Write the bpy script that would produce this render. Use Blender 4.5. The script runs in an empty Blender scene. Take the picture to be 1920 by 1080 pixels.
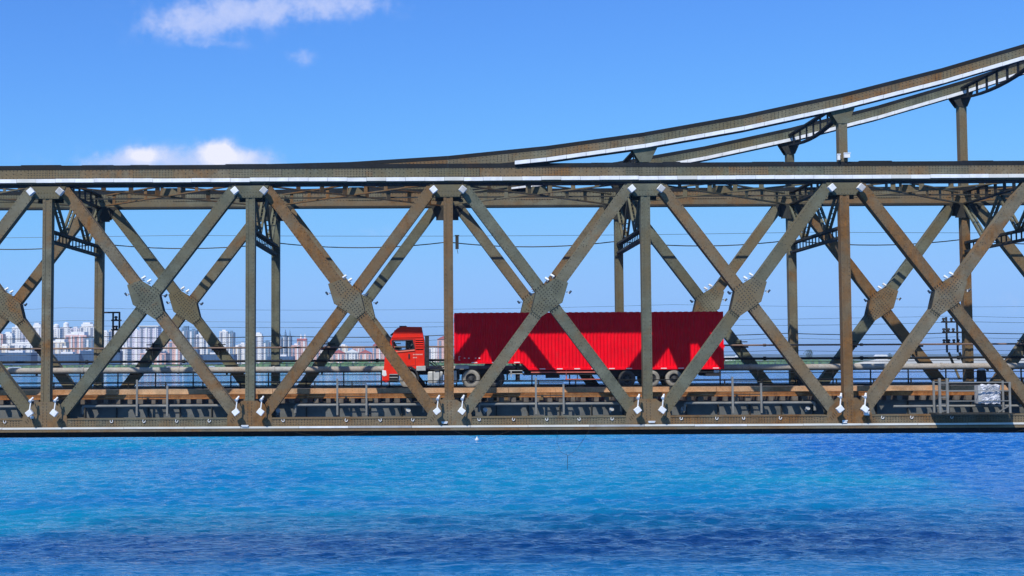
import bpy, bmesh, math, random
from mathutils import Vector, Matrix
from mathutils.geometry import tessellate_polygon
R = math.radians
rnd = random.Random(7)
SC = bpy.context.scene
COL = SC.collection
EYE = 12.0                      # camera height over the river, metres

# ------------------------------------------------------------------ camera
cam = bpy.data.cameras.new('camera')
cam.lens = 45.5; cam.sensor_width = 36.0
cam.shift_x = 132.0 / 1920.0
cam.clip_start = 0.5; cam.clip_end = 40000
camo = bpy.data.objects.new('camera', cam); COL.objects.link(camo)
camo.matrix_world = (Matrix.Translation((0, 0, EYE)) @ Matrix.Rotation(R(90 + 3.07), 4, 'X')
                     @ Matrix.Rotation(R(-0.29), 4, 'Z'))
SC.camera = camo

# ------------------------------------------------------------------ light
SUN = Vector((-3.1, -6.0, 7.5)).normalized()
EL = math.asin(SUN.z); AZ = math.atan2(SUN.x, SUN.y)
world = bpy.data.worlds.new('World'); SC.world = world; world.use_nodes = True
sun = bpy.data.lights.new('sun', 'SUN'); sun.energy = 4.6; sun.angle = R(0.5); sun.color = (1.0, 0.955, 0.88)
suno = bpy.data.objects.new('sun', sun); COL.objects.link(suno)
suno.rotation_euler = (-SUN).to_track_quat('-Z', 'Y').to_euler()
suno.location = (-60, -60, 120)
SC.view_settings.view_transform = 'Standard'; SC.view_settings.look = 'None'
SC.view_settings.exposure = 0.0; SC.view_settings.gamma = 1.0
SC.view_settings.use_curve_mapping = False
SC.cycles.use_denoising = True
SC.cycles.volume_bounces = 0
SC.cycles.max_bounces = 6

def build_world():
    nt = world.node_tree; N = nt.nodes; L = nt.links
    N.clear()
    out = N.new('ShaderNodeOutputWorld'); bg = N.new('ShaderNodeBackground')
    sky = N.new('ShaderNodeTexSky'); sky.sky_type = 'NISHITA'; sky.sun_disc = False
    sky.sun_elevation = EL; sky.sun_rotation = AZ % (2 * math.pi)
    sky.air_density = 1.0; sky.dust_density = 0.4; sky.ozone_density = 2.0; sky.altitude = 200
    tint = N.new('ShaderNodeMix'); tint.data_type = 'RGBA'; tint.blend_type = 'MULTIPLY'
    tint.inputs[0].default_value = 1.0; tint.inputs[7].default_value = (0.42, 0.82, 1.46, 1)
    L.new(sky.outputs[0], tint.inputs[6])
    sc_ = N.new('ShaderNodeSeparateColor'); cc_ = N.new('ShaderNodeCombineColor'); L.new(tint.outputs[2], sc_.inputs[0])
    for ch, cap in ((0, 2.5), (1, 4.6), (2, 8.2)):
        sm_ = N.new('ShaderNodeMath'); sm_.operation = 'SMOOTH_MIN'; L.new(sc_.outputs[ch], sm_.inputs[0])
        sm_.inputs[1].default_value = cap; sm_.inputs[2].default_value = cap * .35; L.new(sm_.outputs[0], cc_.inputs[ch])
    # clouds, laid on view directions u = x/y, v = z/y of the northern sky
    tc = N.new('ShaderNodeTexCoord'); sep = N.new('ShaderNodeSeparateXYZ'); L.new(tc.outputs['Generated'], sep.inputs[0])
    def M(op, a, b=None, c=None, clamp=False):
        n = N.new('ShaderNodeMath'); n.operation = op; n.use_clamp = clamp
        for i, v in enumerate((a, b, c)):
            if v is None: continue
            if isinstance(v, (int, float)): n.inputs[i].default_value = v
            else: L.new(v, n.inputs[i])
        return n.outputs[0]
    ysafe = M('MAXIMUM', sep.outputs[1], 0.01)
    u = M('DIVIDE', sep.outputs[0], ysafe); v = M('DIVIDE', sep.outputs[2], ysafe)
    comb = N.new('ShaderNodeCombineXYZ'); L.new(u, comb.inputs[0]); L.new(v, comb.inputs[1])
    nz = N.new('ShaderNodeTexNoise'); nz.inputs['Scale'].default_value = 40; nz.inputs['Detail'].default_value = 9
    nz.inputs['Roughness'].default_value = 0.58; L.new(comb.outputs[0], nz.inputs['Vector'])
    n2 = N.new('ShaderNodeTexNoise'); n2.inputs['Scale'].default_value = 9; n2.inputs['Detail'].default_value = 4
    L.new(comb.outputs[0], n2.inputs['Vector'])
    clouds = [(345, 44, 100, 34, .80, 0), (400, 20, 110, 30, .7, 0), (520, 6, 150, 28, .8, 0), (640, 2, 110, 26, .7, 0),
              (402, 284, 34, 26, 1.5, 1), (440, 294, 40, 16, 1.0, 1), (262, 290, 34, 17, 1.4, 1), (330, 300, 170, 26, 1.25, 0), (210, 300, 50, 14, .6, 0), (450, 298, 70, 14, .7, 0),
              (566, 100, 30, 16, .95, 0), (405, 76, 60, 9, .35, 0), (700, 436, 60, 16, .36, 0),
              (1895, 565, 60, 22, .36, 0), (560, 400, 90, 20, .2, 0)]
    total = None; puff = None
    for (px, py, ax, ay, a, b) in clouds:
        u0 = (px - 828) / 2425; v0 = (669 - (px - 828) * 0.005 - py) / 2425
        du = M('DIVIDE', M('SUBTRACT', u, u0), ax / 2425); dv = M('DIVIDE', M('SUBTRACT', v, v0), ay / 2425)
        d2 = M('ADD', M('MULTIPLY', du, du), M('MULTIPLY', dv, dv))
        g = M('MULTIPLY', M('EXPONENT', M('MULTIPLY', d2, -0.9)), a)
        total = g if total is None else M('ADD', total, g)
        if b: puff = g if puff is None else M('ADD', puff, g)
    dens = M('ADD', total, M('MULTIPLY', M('SUBTRACT', nz.outputs[0], 0.5), 2.6))
    dens = M('ADD', dens, M('MULTIPLY', M('SUBTRACT', n2.outputs[0], 0.5), 0.8))
    n3 = N.new('ShaderNodeTexNoise'); n3.inputs['Scale'].default_value = 130; n3.inputs['Detail'].default_value = 6; n3.inputs['Roughness'].default_value = .6
    L.new(comb.outputs[0], n3.inputs['Vector'])
    dens = M('ADD', dens, M('MULTIPLY', M('SUBTRACT', n3.outputs[0], 0.5), 1.2))
    mr = N.new('ShaderNodeMapRange'); mr.interpolation_type = 'SMOOTHSTEP'
    mr.inputs[1].default_value = 0.05; mr.inputs[2].default_value = 1.75; L.new(dens, mr.inputs[0])
    gate = M('MULTIPLY', mr.outputs[0], M('MULTIPLY', total, 1.6, clamp=True), clamp=True)
    gate = M('MULTIPLY', gate, M('GREATER_THAN', sep.outputs[1], 0.05))
    cw = N.new('ShaderNodeMapRange'); cw.inputs[1].default_value = .45; cw.inputs[2].default_value = 1.6; L.new(M('ADD', M('MULTIPLY', puff, 1.3), M('MULTIPLY', M('SUBTRACT', dens, total), .8)), cw.inputs[0])
    gate = M('MULTIPLY', gate, M('MULTIPLY_ADD', cw.outputs[0], 0.25, 0.70))
    mix = N.new('ShaderNodeMix'); mix.data_type = 'RGBA'
    L.new(gate, mix.inputs[0]); L.new(cc_.outputs[0], mix.inputs[6]); cm = N.new('ShaderNodeMix'); cm.data_type = 'RGBA'; L.new(cw.outputs[0], cm.inputs[0]); cm.inputs[6].default_value = (5.3, 5.8, 8.0, 1); cm.inputs[7].default_value = (7.4, 7.4, 8.3, 1)
    L.new(cm.outputs[2], mix.inputs[7])
    L.new(mix.outputs[2], bg.inputs[0]); bg.inputs[1].default_value = 0.125
    L.new(bg.outputs[0], out.inputs[0])
build_world()

# ------------------------------------------------------------------ materials
MATS = {}
def nodes_of(name):
    m = bpy.data.materials.new(name); m.use_nodes = True
    return m, m.node_tree.nodes, m.node_tree.links, m.node_tree.nodes['Principled BSDF']
def noise(N, L, scale, detail=4, rough=.55, stretch=None, coord='pos', dist=0.0):
    g = N.new('ShaderNodeNewGeometry') if coord == 'pos' else N.new('ShaderNodeTexCoord')
    vec = g.outputs['Position'] if coord == 'pos' else g.outputs['Object']
    if stretch:
        mp = N.new('ShaderNodeMapping'); mp.inputs['Scale'].default_value = stretch; L.new(vec, mp.inputs[0]); vec = mp.outputs[0]
    n = N.new('ShaderNodeTexNoise'); n.inputs['Scale'].default_value = scale; n.inputs['Detail'].default_value = detail
    n.inputs['Roughness'].default_value = rough; n.inputs['Distortion'].default_value = dist
    L.new(vec, n.inputs['Vector']); return n.outputs[0]
def ramp(N, L, fac, stops):
    r = N.new('ShaderNodeValToRGB'); cr = r.color_ramp
    while len(cr.elements) < len(stops): cr.elements.new(0.5)
    for e, (p, c) in zip(cr.elements, stops):
        e.position = p; e.color = (*c, 1) if len(c) == 3 else c
    L.new(fac, r.inputs[0]); return r.outputs[0]
def mixc(N, L, fac, a, b, mode='MIX'):
    m = N.new('ShaderNodeMix'); m.data_type = 'RGBA'; m.blend_type = mode
    for i, v in ((0, fac), (6, a), (7, b)):
        if isinstance(v, (int, float)): m.inputs[i].default_value = v
        elif isinstance(v, tuple): m.inputs[i].default_value = (*v, 1)
        else: L.new(v, m.inputs[i])
    return m.outputs[2]
def bump(N, L, fac, bs, strength, dist=.02):
    b = N.new('ShaderNodeBump'); b.inputs['Strength'].default_value = strength; b.inputs['Distance'].default_value = dist
    L.new(fac, b.inputs['Height']); L.new(b.outputs[0], bs.inputs['Normal'])
def plain(name, c, rough=.6, var=.25, scale=3.0, metallic=0.0, bumpy=.15):
    if name in MATS: return MATS[name]
    m, N, L, bs = nodes_of(name)
    d = tuple(x * (1 - var) for x in c); l = tuple(min(1, x * (1 + var)) for x in c)
    col = ramp(N, L, noise(N, L, scale, 5), [(.3, d), (.7, l)])
    L.new(col, bs.inputs['Base Color']); bs.inputs['Roughness'].default_value = rough; bs.inputs['Metallic'].default_value = metallic
    if bumpy: bump(N, L, noise(N, L, scale * 8, 3), bs, bumpy, .01)
    MATS[name] = m; return m
def steel(name, rust, base=(.165, .165, .125), rustc=(.20, .095, .03)):
    if name in MATS: return MATS[name]
    m, N, L, bs = nodes_of(name)
    a = tuple(x * .66 for x in base); b = tuple(x * 1.34 for x in base)
    col = ramp(N, L, noise(N, L, .9, 6, .6), [(.3, a), (.5, base), (.72, b)])
    brown = tuple(x * y for x, y in zip(base, (1.10, .90, .74)))
    col = mixc(N, L, ramp(N, L, noise(N, L, .35, 5, .6), [(.42, (0, 0, 0)), (.62, (1, 1, 1))]), col, brown)
    # rust patches and streaks
    t = .72 - .42 * rust
    f = ramp(N, L, noise(N, L, .55, 8, .66, dist=.4), [(max(t - .10, .02), (0, 0, 0)), (t + .10, (1, 1, 1))])
    streak = ramp(N, L, noise(N, L, 5, 4, .6, stretch=(1, 1, .12)), [(.35, (.45, .45, .45)), (.65, (1, 1, 1))])
    f = mixc(N, L, 1.0, f, streak, 'MULTIPLY')
    rc = ramp(N, L, noise(N, L, 3, 4), [(.3, tuple(x * .6 for x in rustc)), (.7, tuple(x * 1.3 for x in rustc))])
    col = mixc(N, L, f, col, rc)
    sp = ramp(N, L, noise(N, L, 16, 4, .7), [(.28, (.55, .53, .5)), (.5, (1, 1, 1)), (.8, (1.15, 1.15, 1.1))])
    col = mixc(N, L, 1.0, col, sp, 'MULTIPLY')
    L.new(col, bs.inputs['Base Color']); bs.inputs['Roughness'].default_value = .72
    bs.inputs['Specular IOR Level'].default_value = .12
    bump(N, L, noise(N, L, 30, 4), bs, .25, .01)
    MATS[name] = m; return m
ST0 = steel('painted steel olive', .08, base=(.125, .130, .092)); ST1 = steel('painted steel weathered', .22, base=(.150, .142, .098)); ST2 = steel('rusty steel', .52, base=(.155, .122, .074), rustc=(.20, .092, .028))
STF = steel('painted steel brown', .34, base=(.165, .142, .094))
DARK = steel('tar and shade dark steel', .1, base=(.018, .022, .026), rustc=(.04, .025, .015))  # tar black; on flanges and bottom girder it stands in for shade
DK2 = steel('shadow grey steel', .12, base=(.040, .043, .040))  # base darkened to deepen shade on cross members, far plates and undersides
RIV = plain('rivet heads shade dark', (.030, .028, .022), .7, .3, 4)  # dark colour stands in for the small shadows at the rivet heads
WHITE = plain('white enamel', (.76, .76, .73), .5, .14, 2.2)
GREYW = plain('galvanised grey', (.42, .42, .40), .6, .15)
CREAM = plain('aged white trough', (.66, .64, .56), .55, .12, .8)
BLACK = plain('black rubber', (.018, .018, .02), .8, .2, 6)
TYRE = plain('dusty tyre rubber', (.045, .043, .04), .9, .35, 5)
TYRED = plain('tyre with dried mud', (.26, .24, .2), .9, .3, 4)
RED = None
def redpaint(name, c, rough, ):
    m, N, L, bs = nodes_of(name)
    n = noise(N, L, 1.1, 7, .62)
    col = ramp(N, L, n, [(.3, tuple(x * .82 for x in c)), (.6, c), (.85, tuple(min(1, x * 1.06 + .01) for x in c))])
    dirt = ramp(N, L, noise(N, L, 7, 6, .7, stretch=(1, 1, .25)), [(.54, (0, 0, 0)), (.78, (.55, .55, .55))])
    col = mixc(N, L, dirt, col, (.42, .05, .05))
    L.new(col, bs.inputs['Base Color']); bs.inputs['Roughness'].default_value = rough
    bs.inputs['Specular IOR Level'].default_value = .12
    MATS[name] = m; return m
CONT = redpaint('container red paint', (.88, .001, .014), .55)
CAB = redpaint('cab orange red paint', (.80, .030, .012), .32)
CABW = plain('pale decal film', (.72, .42, .36), .4, .05)
GLASS, _n, _l, _b = nodes_of('cab glass')
_b.inputs['Base Color'].default_value = (.80, .88, .92, 1); _b.inputs['Roughness'].default_value = .04; _b.inputs['Transmission Weight'].default_value = 1.0; _b.inputs['IOR'].default_value = 1.1
WOODR = steel('rust orange channel', .8, base=(.42, .22, .09), rustc=(.30, .11, .03))
TAN = steel('weathered tan kerb steel', .35, base=(.52, .34, .20), rustc=(.34, .15, .05))
SLEEP = plain('dusty sleeper', (.13, .105, .08), .9, .35, 2.5)  # base darkened to put the deck's inner shade into the sleepers
PIPE = steel('grey painted pipe', .12, base=(.36, .355, .33), rustc=(.3, .2, .12))

# ------------------------------------------------------------------ mesh builder
class MB:
    def __init__(s): s.v = []; s.f = []
    def quadbox(s, c):            # 8 corners: bottom loop 0-3, top loop 4-7
        b = len(s.v); s.v += [tuple(x) for x in c]
        for q in ((0, 3, 2, 1), (4, 5, 6, 7), (0, 1, 5, 4), (1, 2, 6, 5), (2, 3, 7, 6), (3, 0, 4, 7)):
            s.f.append(tuple(b + i for i in q))
        return s
    def box(s, x0, x1, y0, y1, z0, z1):
        return s.quadbox([(x0, y0, z0), (x1, y0, z0), (x1, y1, z0), (x0, y1, z0), (x0, y0, z1), (x1, y0, z1), (x1, y1, z1), (x0, y1, z1)])
    def bar(s, p0, p1, w, d, up=(0, 1, 0), trim=0):
        """box along p0-p1; d is the size along `up` (as far as perpendicular), w across"""
        p0 = Vector(p0); p1 = Vector(p1); a = (p1 - p0).normalized(); u = Vector(up)
        u = (u - a * u.dot(a)).normalized(); t = a.cross(u).normalized()
        p0 = p0 + a * trim; p1 = p1 - a * trim
        cs = []
        for p in (p0, p1):
            for (i, j) in ((-1, -1), (1, -1), (1, 1), (-1, 1)):
                cs.append(p + t * (w / 2 * i) + u * (d / 2 * j))
        return s.quadbox(cs)
    def cyl(s, p0, p1, r0, r1=None, n=16, caps=True):
        r1 = r0 if r1 is None else r1
        p0 = Vector(p0); p1 = Vector(p1); a = (p1 - p0).normalized()
        u = Vector((0, 0, 1)) if abs(a.z) < .9 else Vector((1, 0, 0)); t = a.cross(u).normalized(); u = t.cross(a).normalized()
        b = len(s.v)
        for p, r in ((p0, r0), (p1, r1)):
            for i in range(n):
                q = 2 * math.pi * i / n
                s.v.append(tuple(p + t * (r * math.cos(q)) + u * (r * math.sin(q))))
        for i in range(n):
            j = (i + 1) % n; s.f.append((b + i, b + j, b + n + j, b + n + i))
        if caps: s.f.append(tuple(b + i for i in range(n))[::-1]); s.f.append(tuple(b + n + i for i in range(n)))
        return s
    def tube(s, pts, r, n=8):
        for a, b in zip(pts, pts[1:]): s.cyl(a, b, r, r, n)
        return s
    def lathe(s, prof, cx, cy, cz, n=32, axis='y'):   # prof: (radius, offset along y)
        b = len(s.v); k = len(prof)
        for i in range(n):
            q = 2 * math.pi * i / n
            for (r, o) in prof: s.v.append((cx + r * math.cos(q), cy + o, cz + r * math.sin(q)))
        for i in range(n):
            j = (i + 1) % n
            for m in range(k - 1): s.f.append((b + i * k + m, b + i * k + m + 1, b + j * k + m + 1, b + j * k + m))
        return s
    def prism(s, outline, y0, y1, holes=()):          # xz outline extruded along y
        loops = [list(outline)] + [list(h) for h in holes]
        flat = [p for l in loops for p in l]
        tris = tessellate_polygon([[Vector((p[0], p[1], 0)) for p in l] for l in loops])
        b = len(s.v); n = len(flat)
        s.v += [(p[0], y0, p[1]) for p in flat] + [(p[0], y1, p[1]) for p in flat]
        for t in tris: s.f.append(tuple(b + i for i in t)); s.f.append(tuple(b + n + i for i in t[::-1]))
        o = 0
        for l in loops:
            for i in range(len(l)):
                j = (i + 1) % len(l); s.f.append((b + o + i, b + o + j, b + n + o + j, b + n + o + i))
            o += len(l)
        return s
    def rivet(s, x, y, z, r=.034, h=.03):
        b = len(s.v)
        s.v += [(x - r, y, z), (x, y, z - r), (x + r, y, z), (x, y, z + r), (x, y - h, z)]
        for i in range(4): s.f.append((b + i, b + (i + 1) % 4, b + 4))
        return s
    def mesh(s, name, mat, smooth=False, fix=True):
        me = bpy.data.meshes.new(name); me.from_pydata(s.v, [], s.f)
        if fix:
            bm = bmesh.new(); bm.from_mesh(me); bmesh.ops.recalc_face_normals(bm, faces=bm.faces); bm.to_mesh(me); bm.free()
        me.materials.append(mat)
        if smooth: me.shade_smooth(); me.set_sharp_from_angle(angle=R(38))
        me.update(); return me
    def build(s, name, mat, parent=None, smooth=False, fix=True, label=None, stuff=False):
        o = bpy.data.objects.new(name, s.mesh(name, mat, smooth, fix)); COL.objects.link(o)
        if parent: o.parent = parent
        if label: o['label'] = label
        if stuff: o['kind'] = 'stuff'
        return o
def bevel(o, w=.02, seg=2):
    m = o.modifiers.new('bevel', 'BEVEL'); m.width = w; m.segments = seg; m.limit_method = 'ANGLE'; return o
def thing(name, label, cat, loc=(0, 0, 0), group=None, rz=0):
    o = bpy.data.objects.new(name, None); COL.objects.link(o); o.location = loc; o.rotation_euler = (0, 0, rz)
    o.empty_display_size = .5
    o['label'] = label; o['category'] = cat
    if group: o['group'] = group
    return o
def tag(o, label, cat, group=None, kind=None):
    o['label'] = label; o['category'] = cat
    if group: o['group'] = group
    if kind: o['kind'] = kind
    return o
def place(me, name, parent=None, loc=(0, 0, 0), rot=(0, 0, 0)):
    o = bpy.data.objects.new(name, me); COL.objects.link(o); o.location = loc; o.rotation_euler = rot
    if parent: o.parent = parent
    return o
def copy_tree(o, parent=None, loc=None):
    c = o.copy(); COL.objects.link(c); c.parent = parent
    if loc is not None: c.location = loc
    for ch in list(o.children): copy_tree(ch, c)
    return c
Z = lambda rel: EYE + rel        # heights are given relative to the camera's eye

# ================================================================== SETTING
def water():
    import numpy as np
    m, N, L, bs = nodes_of('river water')
    g = N.new('ShaderNodeNewGeometry'); sp = N.new('ShaderNodeSeparateXYZ'); L.new(g.outputs['Position'], sp.inputs[0])
    def M(op, a, b=None, c=None):
        n = N.new('ShaderNodeMath'); n.operation = op
        for i, v in enumerate((a, b, c)):
            if v is None: continue
            if isinstance(v, (int, float)): n.inputs[i].default_value = v
            else: L.new(v, n.inputs[i])
        return n.outputs[0]
    # deep current line running away from the bridge on the right, clearer teal water to its left
    wob = M('MULTIPLY', M('SUBTRACT', noise(N, L, .02, 5, .6), .5), 44)
    cur = N.new('ShaderNodeMapRange'); cur.interpolation_type = 'SMOOTHSTEP'; L.new(M('ADD', sp.outputs[0], wob), cur.inputs[0]); cur.inputs[1].default_value = 40; cur.inputs[2].default_value = 52
    teal = ramp(N, L, noise(N, L, .022, 4, .55, stretch=(.7, 1, 1), dist=.6), [(.38, (.0, .14, .35)), (.62, (.0, .225, .36))])
    col = mixc(N, L, cur.outputs[0], teal, (.0, .10, .35))
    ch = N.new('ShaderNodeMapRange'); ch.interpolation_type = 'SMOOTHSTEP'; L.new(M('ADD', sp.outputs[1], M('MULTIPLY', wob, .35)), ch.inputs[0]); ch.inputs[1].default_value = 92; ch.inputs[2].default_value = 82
    col = mixc(N, L, ch.outputs[0], col, (.0, .128, .35))  # deep blue painted near the bridge to extend its shadow darkening
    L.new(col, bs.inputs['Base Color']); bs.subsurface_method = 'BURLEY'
    bs.inputs['Subsurface Weight'].default_value = .97; bs.inputs['Subsurface Scale'].default_value = 34.0
    bs.inputs['Subsurface Radius'].default_value = (.4, .8, 1.0)
    bs.inputs['Roughness'].default_value = .07; bs.inputs['IOR'].default_value = 1.33; bs.inputs['Specular IOR Level'].default_value = .42
    a = noise(N, L, 1.6, 3, .5, stretch=(.6, 1.0, 1), dist=.8); c = noise(N, L, .09, 2, .5, stretch=(.5, 1.0, 1))
    m2 = M('MULTIPLY_ADD', c, 1.0, a)
    bp = N.new('ShaderNodeBump'); bp.inputs['Distance'].default_value = .40; L.new(m2, bp.inputs['Height'])
    bp.inputs['Strength'].default_value = .8; L.new(bp.outputs[0], bs.inputs['Normal'])
    # near sheet with real wavelets, graded with distance
    rs = np.random.RandomState(12)
    xs = np.arange(-112, 146, .36); ys = [56.0]
    while ys[-1] < 330: ys.append(ys[-1] + .13 + (ys[-1] - 56) * .0028)
    ys = np.array(ys); X, Y = np.meshgrid(xs, ys)
    H = np.zeros_like(X)
    for k in range(46):
        lam = math.exp(rs.uniform(math.log(.85), math.log(6.0))); th = rs.normal(R(100), R(34))
        kx, ky = 2 * math.pi / lam * math.cos(th), 2 * math.pi / lam * math.sin(th)
        ph = rs.uniform(0, 6.28); amp = .0074 * lam ** .82
        warp = .9 * np.sin(X * .13 + rs.uniform(0, 6)) + .9 * np.sin(Y * .17 + rs.uniform(0, 6))
        w = np.sin(kx * (X + warp * .5) + ky * (Y + warp * .5) + ph)
        H += amp * (w + .25 * w * w)
    H *= .75 + .35 * np.sin(X * .05 + 1.3) * np.sin(Y * .06 + .7) + .25 * np.sin(X * .11 - Y * .07)
    e = np.minimum(np.minimum((X - xs[0]) / 6, (xs[-1] - X) / 6), np.minimum((Y - ys[0]) / 3, (ys[-1] - Y) / 60)); H *= np.clip(e, 0, 1)
    ny, nx = X.shape; V = np.stack([X, Y, H], -1).reshape(-1, 3)
    idx = np.arange(nx * ny).reshape(ny, nx)
    q = np.stack([idx[:-1, :-1], idx[:-1, 1:], idx[1:, 1:], idx[1:, :-1]], -1).reshape(-1, 4)
    b = len(V); x0, x1, y0, y1 = xs[0], xs[-1], ys[0], ys[-1]
    ring = np.array([(-9000, -600, 0), (9000, -600, 0), (9000, 12000, 0), (-9000, 12000, 0), (x0, y0, 0), (x1, y0, 0), (x1, y1, 0), (x0, y1, 0)], float)
    q2 = np.array([(b, b + 1, b + 5, b + 4), (b + 1, b + 2, b + 6, b + 5), (b + 2, b + 3, b + 7, b + 6), (b + 3, b, b + 4, b + 7)])
    V = np.concatenate([V, ring]); Q = np.concatenate([q, q2]).astype(np.int32)
    me = bpy.data.meshes.new('river_water'); me.vertices.add(len(V)); me.vertices.foreach_set('co', V.astype(np.float32).ravel())
    me.loops.add(Q.size); me.loops.foreach_set('vertex_index', Q.ravel()); me.polygons.add(len(Q))
    me.polygons.foreach_set('loop_start', np.arange(0, Q.size, 4, dtype=np.int32)); me.update(calc_edges=True); me.validate()
    me.shade_smooth(); me.materials.append(m)
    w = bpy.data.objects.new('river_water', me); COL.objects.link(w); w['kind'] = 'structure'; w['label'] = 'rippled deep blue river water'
water()
LAND = plain('grassy bank soil', (.10, .13, .05), .95, .35, .02, bumpy=0)
SAND = plain('pale sand', (.58, .55, .45), .95, .12, .02, bumpy=0)
def land():
    mb = MB(); seed = random.Random(3)
    xs = [-9000 + i * 18000 / 240 for i in range(241)]
    shore = [1440 + 25 * math.sin(x * .004) + seed.uniform(-8, 8) for x in xs]
    rows = [(0, -.5), (6, .8), (20, 2.2), (60, 2.6), (10500, 2.6)]
    for (dy, z) in rows:
        for x, s0 in zip(xs, shore): mb.v.append((x, min(s0 + dy, 11900), z))
    n = len(xs)
    for r in range(len(rows) - 1):
        for i in range(n - 1): mb.f.append((r * n + i, r * n + i + 1, (r + 1) * n + i + 1, (r + 1) * n + i))
    o = mb.build('far_river_bank', LAND, fix=False); o['kind'] = 'structure'
    s = MB()
    pts = [(482, 1446), (760, 1446)]
    s.prism([(0, 0)] * 0 or [(470, .3), (800, .3), (800, 7.6), (560, 7.4), (500, 6.6), (478, 3.0)], 1420, 1500)
    o = s.build('sand_bank', SAND); o['kind'] = 'structure'
    s = MB(); s.prism([(-285, .3), (-195, .3), (-198, 1.6), (-240, 2.2), (-280, 1.5)], 1415, 1434)
    o = s.build('sand_bar', SAND); o['kind'] = 'structure'
land()
def hills():
    m = plain('distant hill woods', (.05, .08, .04), .95, .3, .002, bumpy=0)
    mb = MB(); seed = random.Random(11)
    def ridge(x):
        g = 26 * math.exp(-((x + 1150) / 620) ** 2) + 44 * math.exp(-((x + 620) / 330) ** 2) * .55 + 10 * math.exp(-((x - 900) / 500) ** 2)
        return g + 3 * math.sin(x * .02) + 2 * math.sin(x * .051)
    xs = [-7000 + i * 50 for i in range(281)]
    for x in xs:
        h = max(ridge(x) + (18 if x < -1800 else 0), 3)
        mb.v += [(x, 5200, 0), (x, 5350, 12 + h), (x, 6200, 12 + h * .6), (x, 7000, 0)]
    for i in range(len(xs) - 1):
        for k in range(3): mb.f.append((i * 4 + k, i * 4 + 4 + k, i * 4 + 5 + k, i * 4 + 1 + k))
    o = mb.build('distant_hills', m, smooth=True); o['kind'] = 'structure'
hills()
def scrub():
    m = plain('bank shrubs', (.075, .15, .035), .95, .4, .05, bumpy=0)
    mb = MB(); s = random.Random(5)
    for i in range(3800):
        x = s.uniform(-900, 1000); y = s.uniform(1458, 1560)
        if 470 < x < 820 and y < 1505: continue
        h = s.uniform(1.2, 4.4) * (1.25 if -220 < x < 480 else .8); w = s.uniform(1.5, 5)
        b = len(mb.v); n = 5
        for k in range(n):
            q = 2 * math.pi * k / n + s.uniform(-.3, .3); mb.v.append((x + w * math.cos(q), y + w * math.sin(q), 2.2))
        for k in range(n):
            q = 2 * math.pi * k / n + s.uniform(-.3, .3); mb.v.append((x + w * .75 * math.cos(q), y + w * .75 * math.sin(q), 2.4 + h * s.uniform(.5, .9)))
        mb.v.append((x, y, 2.4 + h))
        for k in range(n):
            j = (k + 1) % n; mb.f.append((b + k, b + j, b + n + j, b + n + k)); mb.f.append((b + n + k, b + n + j, b + 2 * n))
    o = mb.build('bank_shrubs', m, fix=False)
    tag(o, 'low green shrubs and reeds covering the far river bank', 'shrubs', kind='stuff')
scrub()
def haze():
    m = bpy.data.materials.new('haze air'); m.use_nodes = True; N = m.node_tree.nodes; N.clear()
    out = N.new('ShaderNodeOutputMaterial'); v = N.new('ShaderNodeVolumePrincipled')
    v.inputs['Color'].default_value = (.50, .70, 1.0, 1); v.inputs['Density'].default_value = .00013; v.inputs['Anisotropy'].default_value = 0.0
    m.node_tree.links.new(v.outputs[0], out.inputs['Volume'])
    mb = MB().box(-9400, 9400, -900, 12400, -1.6, 92)
    o = mb.build('haze', m); tag(o, 'thin pale blue air haze over the river', 'haze', kind='stuff')
haze()

# ================================================================== FAR CITY
def facade(name, c, c2):
    m, N, L, bs = nodes_of(name)
    tc = N.new('ShaderNodeNewGeometry'); sp = N.new('ShaderNodeSeparateXYZ'); L.new(tc.outputs['Position'], sp.inputs[0])
    def tri(src, period, thr):
        a = N.new('ShaderNodeMath'); a.operation = 'DIVIDE'; L.new(src, a.inputs[0]); a.inputs[1].default_value = period
        b = N.new('ShaderNodeMath'); b.operation = 'FRACT'; L.new(a.outputs[0], b.inputs[0])
        g = N.new('ShaderNodeMath'); g.operation = 'GREATER_THAN'; L.new(b.outputs[0], g.inputs[0]); g.inputs[1].default_value = thr; return g.outputs[0]
    w = N.new('ShaderNodeMath'); w.operation = 'MULTIPLY'; L.new(tri(sp.outputs[2], 3.0, .45), w.inputs[0]); L.new(tri(sp.outputs[0], 3.7, .5), w.inputs[1])
    nn = noise(N, L, .05, 2)
    base = ramp(N, L, nn, [(.35, tuple(x * .85 for x in c)), (.65, c)])
    L.new(mixc(N, L, w.outputs[0], base, c2), bs.inputs['Base Color']); bs.inputs['Roughness'].default_value = .7
    return m
F = {'white': facade('white tower render', (.84, .81, .78), (.40, .41, .46)),
     'lav': facade('lavender tower render', (.74, .69, .76), (.38, .37, .46)),
     'pink': facade('pink apartment render', (.80, .48, .40), (.46, .28, .26)),
     'cream': facade('cream tower render', (.86, .74, .58), (.45, .40, .36)),
     'blue': facade('blue shaded tower', (.16, .27, .38), (.06, .12, .2)),  # blue painted in for tower fronts lying in shade
     'dark': facade('dark shaded block', (.03, .085, .18), (.02, .05, .10))}  # dark blue stands in for shade on the waterfront fronts
ROOFR = plain('red roof tile', (.42, .09, .06), .8, .15, .2, bumpy=0)
BAYD = plain('window bay shade', (.22, .24, .30), .4, .2, .3, bumpy=0)
BAYL = plain('balcony white', (.78, .77, .76), .6, .05, .3, bumpy=0)
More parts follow.
